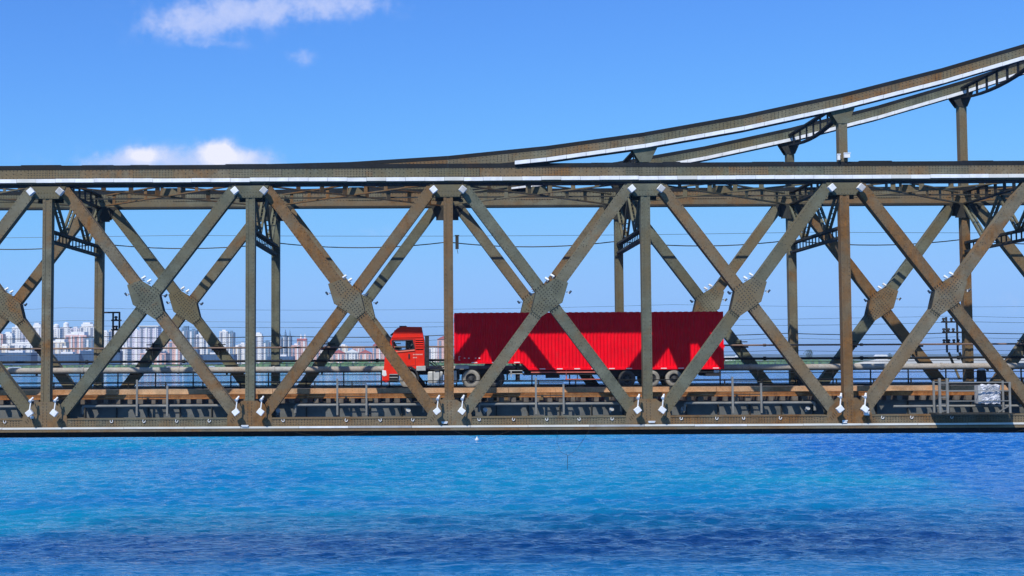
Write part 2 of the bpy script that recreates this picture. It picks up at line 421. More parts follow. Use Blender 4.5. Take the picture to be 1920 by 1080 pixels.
# px0, px1, top (photo pixels used as measurements), distance, colour, roof, label
CITY = [
 (-14, 6, 626, 1720, 'pink', 'flat', 'narrow pink tower cut by the left picture edge'),
 (6, 24, 622, 1800, 'white', 'crown', 'white tower with a small roof crown, far left of the skyline'),
 (22, 44, 609, 1900, 'white', 'steps', 'tall white tower stepped at the top behind the leftmost braces'),
 (-6, 20, 648, 1600, 'cream', 'flat', 'low cream block in front of the leftmost pink tower'),
 (40, 60, 619, 1850, 'lav', 'flat', 'lavender tower between the leftmost crossing plate and a steep brace'),
 (60, 78, 605, 1950, 'white', 'crown', 'tall pale tower just left of the first near post'),
 (20, 62, 641, 1640, 'white', 'steps', 'broad low white block left of the first near post'),
 (94, 113, 608, 1900, 'white', 'dome', 'tall white tower just right of the first near post'),
 (113, 131, 605, 1930, 'white', 'dome', 'white tower with twin roof drums, second right of the first near post'),
 (96, 124, 636, 1650, 'cream', 'steps', 'cream and white stepped block low beside the first near post'),
 (131, 149, 615, 1860, 'lav', 'flat', 'slim lavender tower behind the broad pinkish block'),
 (122, 163, 622, 1700, 'pink', 'steps', 'broad pale pink block left of the first far post'),
 (149, 177, 604, 1830, 'white', 'crown', 'tallest white tower with rounded crown, left of the first far post'),
 (160, 178, 634, 1660, 'blue', 'flat', 'shade-blue slab low in front of the tallest white tower'),
 (188, 204, 622, 1840, 'white', 'flat', 'white tower seen through the left insulator frame'),
 (204, 222, 611, 1880, 'white', 'dome', 'white tower with a domed top right of the left insulator frame'),
 (222, 243, 630, 1820, 'lav', 'flat', 'lavender tower hidden low behind a near brace'),
 (240, 262, 619, 1760, 'lav', 'flat', 'slim lavender striped tower left of the wide flat-crowned one'),
 (261, 297, 613, 1740, 'lav', 'slab', 'wide lavender tower with a flat white slab crown'),
 (297, 315, 628, 1790, 'white', 'flat', 'white striped tower right of the slab-crowned tower'),
 (314, 338, 640, 1720, 'pink', 'flat', 'dusky pink striped block under the crossing braces'),
 (340, 354, 611, 1840, 'blue', 'steps', 'blue tower with stepped top right of the far crossing plate'),
 (354, 369, 619, 1800, 'blue', 'flat', 'second blue tower, next to the stepped blue one'),
 (367, 383, 627, 1760, 'white', 'flat', 'white slab tower right of the two blue towers'),
 (384, 400, 633, 1800, 'blue', 'flat', 'low blue slab between the two white towers'),
 (411, 427, 621, 1770, 'white', 'flat', 'bright white half of the paired towers left of the second near post'),
 (427, 439, 623, 1772, 'blue', 'flat', 'blue half of the paired towers left of the second near post'),
 (446, 462, 645, 1850, 'white', 'flat', 'short pale block just left of the second near post'),
 (477, 492, 623, 1740, 'white', 'crown', 'white topped tower just right of the second near post'),
 (492, 508, 641, 1840, 'blue', 'flat', 'low blue block between second near and far posts'),
 (516, 530, 627, 1780, 'blue', 'spire', 'blue tower with a spire right of the second far post'),
 (530, 538, 623, 1782, 'blue', 'spire', 'middle of three slim spired blue towers'),
 (539, 546, 624, 1784, 'blue', 'spire', 'rightmost of three slim spired blue towers'),
 (546, 562, 647, 1700, 'pink', 'flat', 'pale pink block beside the red-roofed tower'),
 (556, 575, 633, 1760, 'pink', 'redspire', 'pink tower with a red roof and twin spires'),
 (574, 600, 652, 1720, 'pink', 'flat', 'low pink block right of the red-roofed twin-spired tower'),
 (598, 614, 638, 2050, 'blue', 'flat', 'faint blue tower behind the third panel braces'),
 (616, 634, 640, 2080, 'blue', 'flat', 'faint blue block right of the far brace, third panel'),
 (600, 622, 650, 1700, 'cream', 'red', 'cream block with red roof among the braces'),
 (622, 647, 657, 1690, 'pink', 'gable', 'leftmost of three gabled pink houses in the low row'),
 (647, 672, 656, 1690, 'white', 'gable', 'middle white house of the low gabled row'),
 (672, 697, 657, 1690, 'pink', 'gable', 'rightmost of three gabled pink houses in the low row'),
 (698, 716, 643, 1680, 'pink', 'red', 'pink apartment block with red roof left of the truck'),
 (716, 738, 647, 1680, 'pink', 'red', 'pink apartment block partly behind the truck nose'),
 (800, 819, 652, 1690, 'white', 'flat', 'low white block seen between cab and container'),
 (819, 850, 631, 1680, 'pink', 'red', 'red-roofed pink tower seen between cab and container'),
 (398, 413, 640, 1900, 'pink', 'steps', 'small pinkish block between the low blue slab and the paired towers'),
 (437, 449, 650, 1650, 'cream', 'flat', 'little cream block right of the paired towers'),
 (461, 478, 650, 1700, 'cream', 'steps', 'small cream block hidden mostly by the second near post'),
 (506, 518, 636, 1900, 'white', 'crown', 'slim white tower left of the second far post'),
 (576, 597, 644, 1850, 'white', 'crown', 'pale white block standing behind the low pink block'),
 (634, 652, 648, 1900, 'cream', 'flat', 'cream block rising behind the leftmost gabled house'),
 (660, 684, 649, 1950, 'pink', 'steps', 'faint pink block rising behind the middle gabled house'),
 (78, 96, 616, 1880, 'white', 'steps', 'white tower hidden mostly by the first near post'),
 (112, 128, 652, 1600, 'cream', 'flat', 'low cream podium in front of the twin-drum tower'),
 (205, 240, 650, 1620, 'white', 'flat', 'long low white block behind the near brace, second panel'),
 (262, 312, 662, 1580, 'pink', 'flat', 'long low pink podium below the slab-crowned tower'),
 (370, 440, 664, 1590, 'dark', 'flat', 'long low dark strip building left of the second near post'),
 (-10, 60, 661, 1560, 'dark', 'flat', 'long dark blue block on the waterfront, far left'),
 (94, 150, 663, 1560, 'dark', 'flat', 'dark blue waterfront block right of the first near post'),
 (150, 178, 657, 1570, 'dark', 'flat', 'dark blue waterfront block touching the first far post'),
 (200, 226, 658, 1580, 'dark', 'flat', 'small dark blue waterfront block behind the leaning brace'),
 (350, 372, 655, 1580, 'dark', 'flat', 'dark blue waterfront block below the two blue towers'),
 (500, 550, 668, 1600, 'dark', 'flat', 'low dark blue strip building below the spired towers'),
]
def city():
    s = random.Random(21)
    for (a, b, top, d, fc, roof, lab) in CITY:
        hz = 670 - ((a + b) / 2 - 828) * .005
        x0 = (a - 828) / 2425 * d; x1 = (b - 828) / 2425 * d
        h = EYE + (hz - top) / 2425 * d - 2.5
        cx = (x0 + x1) / 2; w = (x1 - x0) * .96; dep = max(12, min(w * .9, 26))
        t = thing('house' if roof == 'gable' else 'apartment_tower' if h > 22 else 'apartment_block', lab, 'house' if roof == 'gable' else 'building', (cx, d, 2.5), 'buildings of the city across the river')
        body = h
        if roof in ('crown', 'dome', 'steps', 'spire', 'redspire'): body = h * .9
        if roof in ('red', 'gable'): body = h - 3.5
        MB().box(-w / 2, w / 2, 0, dep, 0, body).build('wall', F[fc], t)
        n = max(2, int(w / 5.5))
        if fc != 'dark':
            bw = w / n
            meD = MB().box(-bw * .22, bw * .22, -.5, -.004, 2.5, body - 1.8).mesh('window_bay', BAYD if fc != 'blue' else BAYL)
            meL = MB().box(-bw * .16, bw * .16, -1.2, -.004, 0, body - 1.0).mesh('balcony_bay', BAYL if fc != 'blue' else BAYD)
            for i in range(n):
                xx = -w / 2 + bw * (i + .5)
                place(meD if i % 2 == 0 else meL, 'window_bay' if i % 2 == 0 else 'balcony_bay', t, (xx, 0, 0))
        rm = BAYL if fc != 'blue' else F['blue']
        if roof == 'flat': MB().box(-w * .2, w * .22, dep * .3, dep * .6, body, body + 2.2).build('roof_hut', rm, t)
        elif roof == 'slab':
            MB().box(-w * .54, w * .54, -1.5, dep, body + .01, body + 1.8).build('roof_slab', BAYL, t)
        elif roof == 'crown':
            MB().box(-w * .40, w * .42, 1, dep - 1, body, body + h * .06).box(-w * .30, w * .2, 2, dep - 2, body + h * .06 + .003, h).build('roof_crown', rm, t)
        elif roof == 'steps':
            MB().box(-w * .5, w * .1, 1, dep - 1, body, body + h * .05).box(-w * .25, w * .38, 2, dep - 2, body + .003, h).build('roof_crown', rm, t)
        elif roof == 'dome':
            r = w * .30; m = MB().cyl((0, dep / 2, body), (0, dep / 2, h - 1), r, r, 12).cyl((0, dep / 2, h - 1), (0, dep / 2, h + .8), r, r * .4, 12); m.build('roof_drum', rm, t)
        elif roof == 'spire':
            MB().cyl((0, dep / 2, body), (0, dep / 2, h), w * .35, w * .2, 8).cyl((0, dep / 2, h), (0, dep / 2, h + 5), w * .18, .05, 8).build('spire', rm, t)
        elif roof == 'redspire':
            MB().box(-w * .5, w * .5, -.5, dep, body + .003, body + 2.5).build('roof', ROOFR, t)
            for q in (-.12, .3): MB().cyl((w * q, dep / 2, body + 2.5), (w * q, dep / 2, h + 5), w * .12, w * .03, 8).build('spire', BAYL, t)
        elif roof in ('red', 'gable'):
            ov = w * .53; m = MB(); m.prism([(-ov, body + .01), (ov, body + .01), (ov * (.25 if roof == 'red' else .02), body + 4.2), (-ov * (.25 if roof == 'red' else .02), body + 4.2)], -1, dep + 1)
            m.build('roof', ROOFR if roof == 'red' or fc == 'pink' else BAYL, t)
city()
def far_bits():
    # low white sheds and pale buildings near the right horizon
    for (a, b, top, bot, d, lab) in [(1358, 1376, 667, 676, 1900, 'tiny white shed on the horizon just right of the container'),
                                   (1378, 1392, 665, 676, 1950, 'second tiny white shed right of the container'),
                                   (1640, 1662, 665, 675, 2000, 'tiny white shed on the horizon left of the sand bank'),
                                   (1646, 1672, 676, 682, 1500, 'white moored houseboat off the grassy bank')]:
        hz = 666; t = thing('shed', lab, 'shed', ((a + b) / 2 / 2425 * d - 828 / 2425 * d, d, 2.4), 'white sheds by the far bank')
        w = (b - a) / 2425 * d; h = EYE + (hz - top) / 2425 * d - 2.4
        if 'boat' in lab: t.name = 'houseboat'; t['category'] = 'boat'; t.location.y = 1425; t.location.z = 0; h = 5
        MB().box(-w / 2, w / 2, 0, 8, 0, h * .75).build('wall', BAYL, t)
        MB().prism([(-w * .55, h * .76), (w * .55, h * .76), (w * .4, h), (-w * .4, h)], -.6, 8.6).build('roof', BAYL, t)
    # ferry moored left
    for (px, ln, lab) in [(330, 24, 'long white ferry boat moored under the left city towers'), (30, 18, 'small white boat moored at the far left waterfront'), (398, 8, 'tiny white launch near the shore left of the second post')]:
        d = 1405; t = thing('boat', lab, 'boat', ((px - 828) / 2425 * d, d, 0), 'boats at the far shore')
        MB().prism([(-ln / 2, 1.6), (-ln / 2 + 1, 0), (ln / 2 - 1.6, 0), (ln / 2, 1.8)], -2, 2).build('hull', BAYL, t)
        MB().box(-ln * .4, ln * .34, -1.6, 1.6, 1.82, 3.6).build('cabin', BAYL, t)
        MB().box(-ln * .42, ln * .3, -1.9, 1.9, 3.61, 3.9).build('roof', ROOFR if ln == 24 else BAYL, t)
        MB().box(-ln * .36, ln * .3, -1.64, -1.603, 2.3, 3.1).build('window_band', BAYD, t)
    # trees
    leaf = plain('far tree leaves', (.05, .085, .03), .95, .3, .5, bumpy=0); bark = plain('bark', (.08, .06, .04), .9, .2, 2)
    def tree(px, top, d, r, lab):
        hz = 666.5; h = EYE + (hz - top) / 2425 * d - 2.5
        t = thing('tree', lab, 'tree', ((px - 828) / 2425 * d, d, 2.5), 'trees on the far bank')
        tm = MB().cyl((0, 0, 0), (0, 0, h * .55), r * .12, r * .07, 6)
        for k in range(4): q = k * 1.7; tm.cyl((0, 0, h * .4), (math.cos(q) * r * .5, math.sin(q) * r * .5, h * .75), r * .05, r * .02, 5)
        tm.build('trunk', bark, t)
        s = random.Random(px); m = MB()
        for k in range(420):
            q = s.uniform(0, 6.28); rr = r * s.random() ** .5 * (1 + .25 * math.sin(3 * q)); z = h * (.42 + .58 * s.random())
            f = 1 - abs((z / h - .7) / .36) ** 2 * .8; rr *= max(f, .1)
            c = Vector((rr * math.cos(q), rr * math.sin(q), z)); e = r * .16
            b = len(m.v)
            for _ in range(3): m.v.append(tuple(c + Vector((s.uniform(-e, e), s.uniform(-e, e), s.uniform(-e, e)))))
            m.f.append((b, b + 1, b + 2))
        m.build('crown', leaf, t, fix=False)
    tree(1515, 656, 1600, 5.5, 'lone dark tree standing above the green bank on the right')
    tree(1666, 663, 1700, 2.5, 'tiny pointed tree on the right horizon beside a white shed')
    tree(1300, 668, 1650, 6, 'low tree on the bank behind the container')
far_bits()

# ================================================================== BRIDGE
NODES = [-32.35, -21.40, -10.37, 0.38, 11.10, 21.92, 32.80, 43.60]
YN, YF = 70.25, 80.85            # truss planes
bridge = thing('truss_bridge', 'long riveted steel truss bridge in olive and rust crossing the blue river', 'bridge', (0, 70.25, 0))
class BridgeLocal: pass
def part(mb, name, mat, **k):     # bridge parts are given in world coordinates
    mb.v = [(x, y - 70.25, z) for (x, y, z) in mb.v]
    return mb.build(name, mat, bridge, **k)
def sub(mb, name, mat, parent, **k):
    mb.v = [(x, y - 70.25, z) for (x, y, z) in mb.v]
    return mb.build(name, mat, parent, **k)
def curve_top(x): return 10.55 + (0.00357 * (x + 10.4) ** 2 if x > -10.4 else 0)
CEND = 10.30; CWEB = 9.80; CSTR = 9.58; CBOT = 9.38

def truss(Y, near):
    yf = Y - .28; yb = Y + .28
    S = lambda i: (ST2 if i in () else None)
    # ---- main top chord, one piece per panel
    for i in range(7):
        xa, xb = NODES[i], NODES[i + 1]
        mat = [ST1, STF, ST0, STF, ST0, STF, ST1][i] if near else [ST0, ST1, STF, ST1, STF, STF, ST1][i]
        c = part(MB().box(xa + .002, xb - .002, yf, yb, Z(CBOT + .12), Z(CEND)), 'top_chord', mat)
        for (sa, sb) in ((.0, .16), (.42, .62), (.9, 1.0)):          # cover plates
            sub(MB().box(xa + (xb - xa) * sa + .01, xa + (xb - xa) * sb - .01, yf - .022, yf - .001, Z(CWEB + .03), Z(CEND - .03)), 'cover_plate', [STF, ST1, ST1, ST0, ST1, ST1, STF][(i + int(sa * 9)) % 7], c)
        mb = MB(); x = xa + .1; k_ = 0
        while x < xb - .05:
            f = (x - xa) / (xb - xa); dense = f < .16 or .42 < f < .62 or f > .9
            y0 = yf - (.022 if dense else 0)
            zs = (.06, .19, .32, .45) if dense else ((.06, .45) if k_ % 2 else (.06, .26, .45)); k_ += 1
            for q in zs: mb.rivet(x, y0, Z(CWEB + q - .005), .036)
            x += .16 if dense else .20
        sub(mb, 'rivet_row', RIV, c, fix=False, stuff=True)
        part(MB().box(xa + .002, xb - .002, yf - .02, yb + .05, Z(CEND + .001), Z(10.36)).box(xa + .002, xb - .002, yf + .005, yb, Z(10.361), Z(10.53)), 'cable_tray', DARK)
        part(MB().box(xa + .002, xb - .002, yf - .02, yb + .04, Z(CBOT), Z(CBOT + .118)), 'chord_flange', DARK if near else DK2)  # dark flange colour carries the shade under the light trough
    # walkway kerb bits on top of the chord
    if near:
        s = random.Random(4); x = -31.0
        while x < 42:
            x += s.uniform(.2, 4.5); ln = s.uniform(.8, 2.5)
            part(MB().box(x, x + ln, Y - .2, Y + .1, Z(10.532), Z(10.55 + s.random() * .035)), 'tray_lid', DARK); x += ln
    # ---- white light trough, sections of about a metre
    if near:
        me = MB().box(-.52, .52, -.16, 0, 0, .20).mesh('light_trough', WHITE); me2 = MB().box(-.52, .52, -.16, 0, .012, .205).mesh('light_trough', CREAM)
        x = -32.0; k = 0; s = random.Random(9)
        while x < 43:
            z = Z(CSTR - .01) + s.uniform(-.008, .008) + (.015 if int(x / 5.3) % 2 else 0)
            place(me if s.random() < .9 else me2, 'light_trough', bridge, (x, yf - .025 - 70.25, z)); x += 1.055; k += 1
    # ---- posts
    for i, xn in enumerate(NODES):
        rusty = near and i in (3, 5) or (not near and i == 6)
        mat = ST2 if rusty else (ST1 if i % 2 else ST0)
        w = .25
        mb = MB().box(xn - .05, xn + .05, yf + .05, yb - .05, Z(-2.6), Z(8.9))
        mb.box(xn - w, xn + w, yf + .03, yf + .07, Z(-2.6), Z(8.9)).box(xn - w, xn + w, yb - .07, yb - .03, Z(-2.6), Z(8.9))
        mb.box(xn + .21, xn + .25, yf + .072, yb - .072, Z(-2.6), Z(8.9))
        mb.box(xn - .25, xn - .21, yf + .072, yb - .072, Z(-2.6), Z(8.9))
        mb.box(xn - .25, xn - .09, yf + .002, yf + .028, Z(-2.6), Z(8.9)).box(xn + .09, xn + .25, yf + .002, yf + .028, Z(-2.6), Z(8.9))
        p = part(mb, 'post', mat)
        mb = MB(); z = -2.5
        while z < 8.8:
            mb.rivet(xn - .17, yf + .002, Z(z), .026); mb.rivet(xn + .17, yf + .002, Z(z), .026); z += .22
        sub(mb, 'rivet_row', RIV, p, fix=False, stuff=True)
    # ---- diagonals and crossing gussets
    for i in range(7):
        xa, xb = NODES[i], NODES[i + 1]; xc = (xa + xb) / 2; zc = 3.2
        sgn = 1 if i < 3 else -1
        for k, (x0, x1) in enumerate(((xa + .35, xb - .6), (xb - .35, xa + .6))):
            rust = (near and (i, k) in ((2, 1), (2, 0), (5, 0))) or ((not near) and (i, k) in ((5, 0),))
            mat = ST2 if rust else [ST0, ST1, STF][(i * 2 + k + (0 if near else 1)) % 3]
            o = .008 if k else 0.0
            p0 = (x0, Y, Z(9.9)); p1 = (x1, Y, Z(-3.25))
            a = (Vector(p1) - Vector(p0)).normalized(); t = Vector((a.z, 0, -a.x))
            L = (Vector(p1) - Vector(p0)).length
            mb = MB()
            yy = yf + .012 + o
            cy = (yy + yb) / 2; dp = yb - yy
            # box member: front plate, back plate, two side webs
            for (yo, th) in ((yy + .02, .04), (yb - .02 - o, .04)):
                mb.bar((x0, yo, Z(9.9)), (x1, yo, Z(-3.25)), .62, th)
            for q in (-1, 1):
                mb.bar(Vector((x0, cy, Z(9.9))) + t * .27 * q, Vector((x1, cy, Z(-3.25))) + t * .27 * q, .05, dp - .085)
            d = part(mb, 'diagonal_brace', mat)
            mb = MB(); l = .9
            while l < L - .8:
                for q in (-.25, .25):
                    pt = Vector(p0) + a * l + t * q; mb.rivet(pt.x, yy, pt.z, .03)
                l += .24
            for f in (.3, .7):                                          # splice bolts
                for (u_, v_) in ((-.08, 0), (.06, .1), (-.02, .16)):
                    pt = Vector(p0) + a * (L * f + u_) + t * v_; mb.rivet(pt.x, yy, pt.z, .03)
            sub(mb, 'rivet_row', RIV, d, fix=False, stuff=True)
        out = [(-1.12, .80), (-.44, 1.05), (.07, .74), (.60, .34), (.86, -.72), (.40, -1.07), (-.22, -.66), (-.80, -.27)]
        out = [(xc + sgn * p[0] - .02, Z(zc + p[1])) for p in out]
        if sgn < 0: out = out[::-1]
        g = part(MB().prism(out, yf - .03, yf - .004).prism(out, yb + .004, yb + .03).prism([(xc + (p[0] - xc) * .93, Z(zc) + (p[1] - Z(zc)) * .93) for p in out], yf + .1, yf + .14),
                 'crossing_plate', [ST1, ST0, ST1, ST0, ST1, STF, ST1][i])
        # closing edge plates of the box
        mb = MB()
        n = len(out)
        for q in range(n):
            A = Vector((out[q][0], 0, out[q][1])); B = Vector((out[(q + 1) % n][0], 0, out[(q + 1) % n][1]))
            if q in ((3, 0) if sgn > 0 else (n - 1 - 4, n - 1 - 1)) or (B - A).length > .9:
                sub(MB().bar((A.x, (yf + yb) / 2, A.z), (B.x, (yf + yb) / 2, B.z), .03, .5), 'edge_plate', DK2, g)
        mb = MB(); dirs = []
        th = math.atan2(13.15, 9.9)
        for al, rows, n0, n1, st in ((th, (-.27, -.10, .07, .24), -5, 5, .15), (math.pi - th, (-.23, -.08, .07, .22), -8, -3, .15), (math.pi - th, (-.23, -.08, .07, .22), 3, 7, .15)):
            if sgn < 0: al = math.pi - al
            e = Vector((math.cos(al), 0, math.sin(al))); f = Vector((-e.z, 0, e.x))
            for k in range(n0, n1 + 1):
                for rr in rows:
                    pt = e * (k * st) + f * rr; mb.rivet(xc + pt.x - .02, yf - .03, Z(zc) + pt.z, .042, .03)
        sub(mb, 'rivet_field', RIV, g, fix=False, stuff=True)
    # ---- node plates
    for i, xn in enumerate(NODES):
        up = [(xn - 1.0, Z(9.38)), (xn - .82, Z(8.95)), (xn - .62, Z(8.72)), (xn + .62, Z(8.72)), (xn + .82, Z(8.95)), (xn + 1.0, Z(9.38))]
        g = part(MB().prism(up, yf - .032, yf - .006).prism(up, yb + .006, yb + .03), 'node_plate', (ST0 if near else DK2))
        mb = MB()
        for (dx, dz) in [(a * .16, b) for a in range(-4, 5) for b in (8.80, 9.02)]: mb.rivet(xn + dx, yf - .032, Z(dz), .024)
        sub(mb, 'rivet_field', RIV, g, fix=False, stuff=True)
        lo = [(xn - 1.2, Z(-3.1)), (xn - 1.2, Z(-3.64)), (xn + 1.2, Z(-3.64)), (xn + 1.2, Z(-3.1)), (xn + 1.02, Z(-2.75)), (xn + .42, Z(-2.28)), (xn - .42, Z(-2.28)), (xn - 1.02, Z(-2.75))]
        g = part(MB().prism(lo, yf - .036, yf - .008).prism(lo, yb + .006, yb + .03), 'node_plate', (ST2 if i in (2, 5) else STF))
        mb = MB(); z = -2.4
        while z > -3.6:
            for dx in (-.1, .1): mb.rivet(xn + dx, yf - .036, Z(z), .034)
            z -= .16
        for sx in (-1, 1):
            for a in range(6):
                for b in range(4): mb.rivet(xn + sx * (.60 + a * .085 - b * .03), yf - .036, Z(-2.82 - a * .10 - b * .04), .024)
        for a in range(-9, 10): mb.rivet(xn + a * .12, yf - .036, Z(-3.59), .024)
        sub(mb, 'rivet_field', RIV, g, fix=False, stuff=True)
    # ---- bottom chord
    for i in range(7):
        xa, xb = NODES[i], NODES[i + 1]
        c = part(MB().box(xa + .002, xb - .002, yf, yf + .14, Z(-3.63), Z(-3.19)).box(xa + .002, xb - .002, yb - .14, yb, Z(-3.63), Z(-3.19))
                 .box(xa + .002, xb - .002, yf - .03, yf - .002, Z(-3.27), Z(-3.19)), 'bottom_chord', [STF, ST1, STF, ST1, ST2, STF, ST1][i])
        if near:
            mb = MB(); x = xa + 1.3
            while x < xb - 1.3:
                for q in ((-3.33, -3.44, -3.56) if int(x * 3) % 5 else (-3.38, -3.56)): mb.rivet(x, yf, Z(q), .034)
                x += .15
            sub(mb, 'rivet_row', RIV, c, fix=False, stuff=True)
            part(MB().box(xa + .002, xb - .002, yf - .16, yf + .62, Z(-3.91), Z(-3.79)).box(xa + .002, xb - .002, yf - .04, yf + .5, Z(-3.789), Z(-3.632)), 'bottom_ledge', STF)
    if near:
        s = random.Random(14); x = -32.0
        while x < 43:
            ln = s.uniform(2.6, 3.4)
            z0 = Z(-3.76) + s.uniform(0, .012)
            part(MB().box(x + .01, x + ln - .01, yf - .15, yf - .045, z0, z0 + .10), 'conduit_cover', CREAM if s.random() < .6 else (WHITE if s.random() < .5 else GREYW)); x += ln
        part(MB().box(-33, 44, Y + .22, Y + .30, Z(-4.19), Z(-3.912)).box(-33, 44, Y + .1, Y + .44, Z(-4.22), Z(-4.191)), 'bottom_girder', DARK)  # dark base paints in the shade below the ledge
        me = MB().box(-.03, .03, -.05, 0, Z(-4.18), Z(-3.92)).mesh('stiffener', DK2)
        for k in range(32): place(me, 'stiffener', bridge, (-32 + k * 2.35, Y + .215 - 70.25, 0))
        hook = MB()
        hook.tube([(-.07, 0, .08), (-.06, 0, -.02), (0, 0, -.06), (.06, 0, -.02), (.06, 0, .08)], .018, 6)
        hm = hook.mesh('cable_hook', WHITE)
        for i in range(7):
            for k in range(5):
                if s.random() < .8: place(hm, 'cable_hook', bridge, (NODES[i] + 1.7 + k * 1.8 + s.uniform(-.2, .2), yf - .05 - 70.25, Z(-3.36)), (0, s.uniform(-.5, .5), 0))
    # ---- raised curved chord to the right
    xs = [-10.4 + k * (NODES[3] + 10.4) / 2 for k in range(2)] + [NODES[3]]
    for i in range(3, 7): xs += [(NODES[i] + NODES[i + 1]) / 2, NODES[i + 1]]
    for k, (xa, xb) in enumerate(zip(xs, xs[1:])):
        za, zb = curve_top(xa), curve_top(xb)
        def slab(mb, y0, y1, lo, hi, e=.002):
            mb.quadbox([(xa + e, y0, Z(za + lo)), (xb - e, y0, Z(zb + lo)), (xb - e, y1, Z(zb + lo)), (xa + e, y1, Z(za + lo)),
                        (xa + e, y0, Z(za + hi)), (xb - e, y0, Z(zb + hi)), (xb - e, y1, Z(zb + hi)), (xa + e, y1, Z(za + hi))]); return mb
        lo0 = -.70
        yo = .05 if k < 4 else .0
        c = part(slab(MB(), yf + yo, yb - .05, lo0, -.21), 'curved_chord', [ST1, ST2, ST1, STF, ST0][k % 5] if near else ST0)
        part(slab(slab(MB(), yf + yo - .012, yb + .08, -.209, -.15), yf + yo + .012, yb - .03, -.148, 0), 'cable_tray', DARK)
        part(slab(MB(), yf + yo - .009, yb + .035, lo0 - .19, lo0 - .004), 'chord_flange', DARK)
        mb = MB(); x = xa + .1
        while x < xb - .05:
            z = za + (zb - za) * (x - xa) / (xb - xa)
            for q in ((-.28, -.38, -.48, -.58) if int(x) % 3 == 0 else (-.28, -.45, -.62)): mb.rivet(x, yf + yo, Z(z + q), .034)
            x += .20
        sub(mb, 'rivet_row', RIV, c, fix=False, stuff=True)
        # trough
        if xb > 3.0:
            n = 5; sa, sb = max(xa, 4.0) if k < 4 else xa, xb
            n = max(1, round((sb - sa) / 1.07))
            for j in range(n):
                x0 = sa + (sb - sa) * j / n; x1 = sa + (sb - sa) * (j + 1) / n
                z0 = za + (zb - za) * (x0 - xa) / (xb - xa); z1 = za + (zb - za) * (x1 - xa) / (xb - xa)
                e = .012; y0, y1 = yf - .185, yf - .025
                part(MB().quadbox([(x0 + e, y0, Z(z0 - .87)), (x1 - e, y0, Z(z1 - .87)), (x1 - e, y1, Z(z1 - .87)), (x0 + e, y1, Z(z0 - .87)),
                                   (x0 + e, y0, Z(z0 - .67)), (x1 - e, y0, Z(z1 - .67)), (x1 - e, y1, Z(z1 - .67)), (x0 + e, y1, Z(z0 - .67))]), 'light_trough', WHITE)
    for i in (4, 5, 6, 7):                                              # short posts up to the curved chord
        xn = NODES[i]; zt = curve_top(xn) - .9
        mb = MB(); w = .23
        mb.box(xn - .05, xn + .05, yf + .06, yb - .06, Z(10.54), Z(zt))
        mb.box(xn - w, xn + w, yf + .03, yf + .07, Z(10.54), Z(zt)).box(xn - w, xn + w, yb - .07, yb - .03, Z(10.54), Z(zt))
        mb.box(xn - w, xn - w + .04, yf + .072, yb - .072, Z(10.54), Z(zt)).box(xn + w - .04, xn + w, yf + .072, yb - .072, Z(10.54), Z(zt))
        mb.box(xn - w, xn - .09, yf + .004, yf + .028, Z(10.54), Z(zt)).box(xn + .09, xn + w, yf + .004, yf + .028, Z(10.54), Z(zt))
        part(mb, 'upper_post', ST1)
        sl = .00714 * (xn + 10.4) ; T = curve_top(xn) - .72
        g = [(xn - .75, Z(T - .75 * sl)), (xn - .62, Z(T - .75 * sl - .22)), (xn - .28, Z(zt - .75)), (xn + .28, Z(zt - .75)), (xn + .62, Z(T + .6 * sl - .32)), (xn + .75, Z(T + .75 * sl))]
        if i == 4: g = [(xn - .75, Z(T - .15)), (xn - .28, Z(10.56)), (xn + .28, Z(10.56)), (xn + .75, Z(T))]
        part(MB().prism(g, yf - .02, yf + .0).prism(g, yb + .004, yb + .03), 'node_plate', DK2 if not near else ST0)
truss(YN, True); truss(YF, False)

def ladder(p0, p1, h, name, mat, step=1.0, bw=.38, fw=.24, ft=.09, arch=0.0):
    """strut of two flanges one above the other joined by batten plates"""
    p0 = Vector(p0); p1 = Vector(p1); L = (p1 - p0).length; a = (p1 - p0) / L
    mb = MB(); n = 1 if not arch else 8
    up = Vector((0, 0, 1))
    def off(t): return -arch * 4 * t * (1 - t)
    for k in range(n):
        t0, t1 = k / n, (k + 1) / n
        A = p0 + a * L * t0; B = p0 + a * L * t1
        mb.bar(A + up * h, B + up * h, fw, ft, up=(0, 0, 1)); mb.bar(A + up * off(t0), B + up * off(t1), fw, ft, up=(0, 0, 1))
    st = part(mb, name, mat)
    m = max(2, int(L / step)); mb = MB()
    yaw = math.atan2(a.y, a.x)
    for k in range(m):
        t = (k + .5) / m; c = p0 + a * L * t + up * (h + off(t)) / 2
        if h - off(t) - ft > .05: sub(MB().bar(c - a * bw / 2, c + a * bw / 2, .03, h - off(t) - ft, up=(0, 0, 1)), 'batten', mat, st)
    return st
y0, y1 = YN + .35, YF - .35
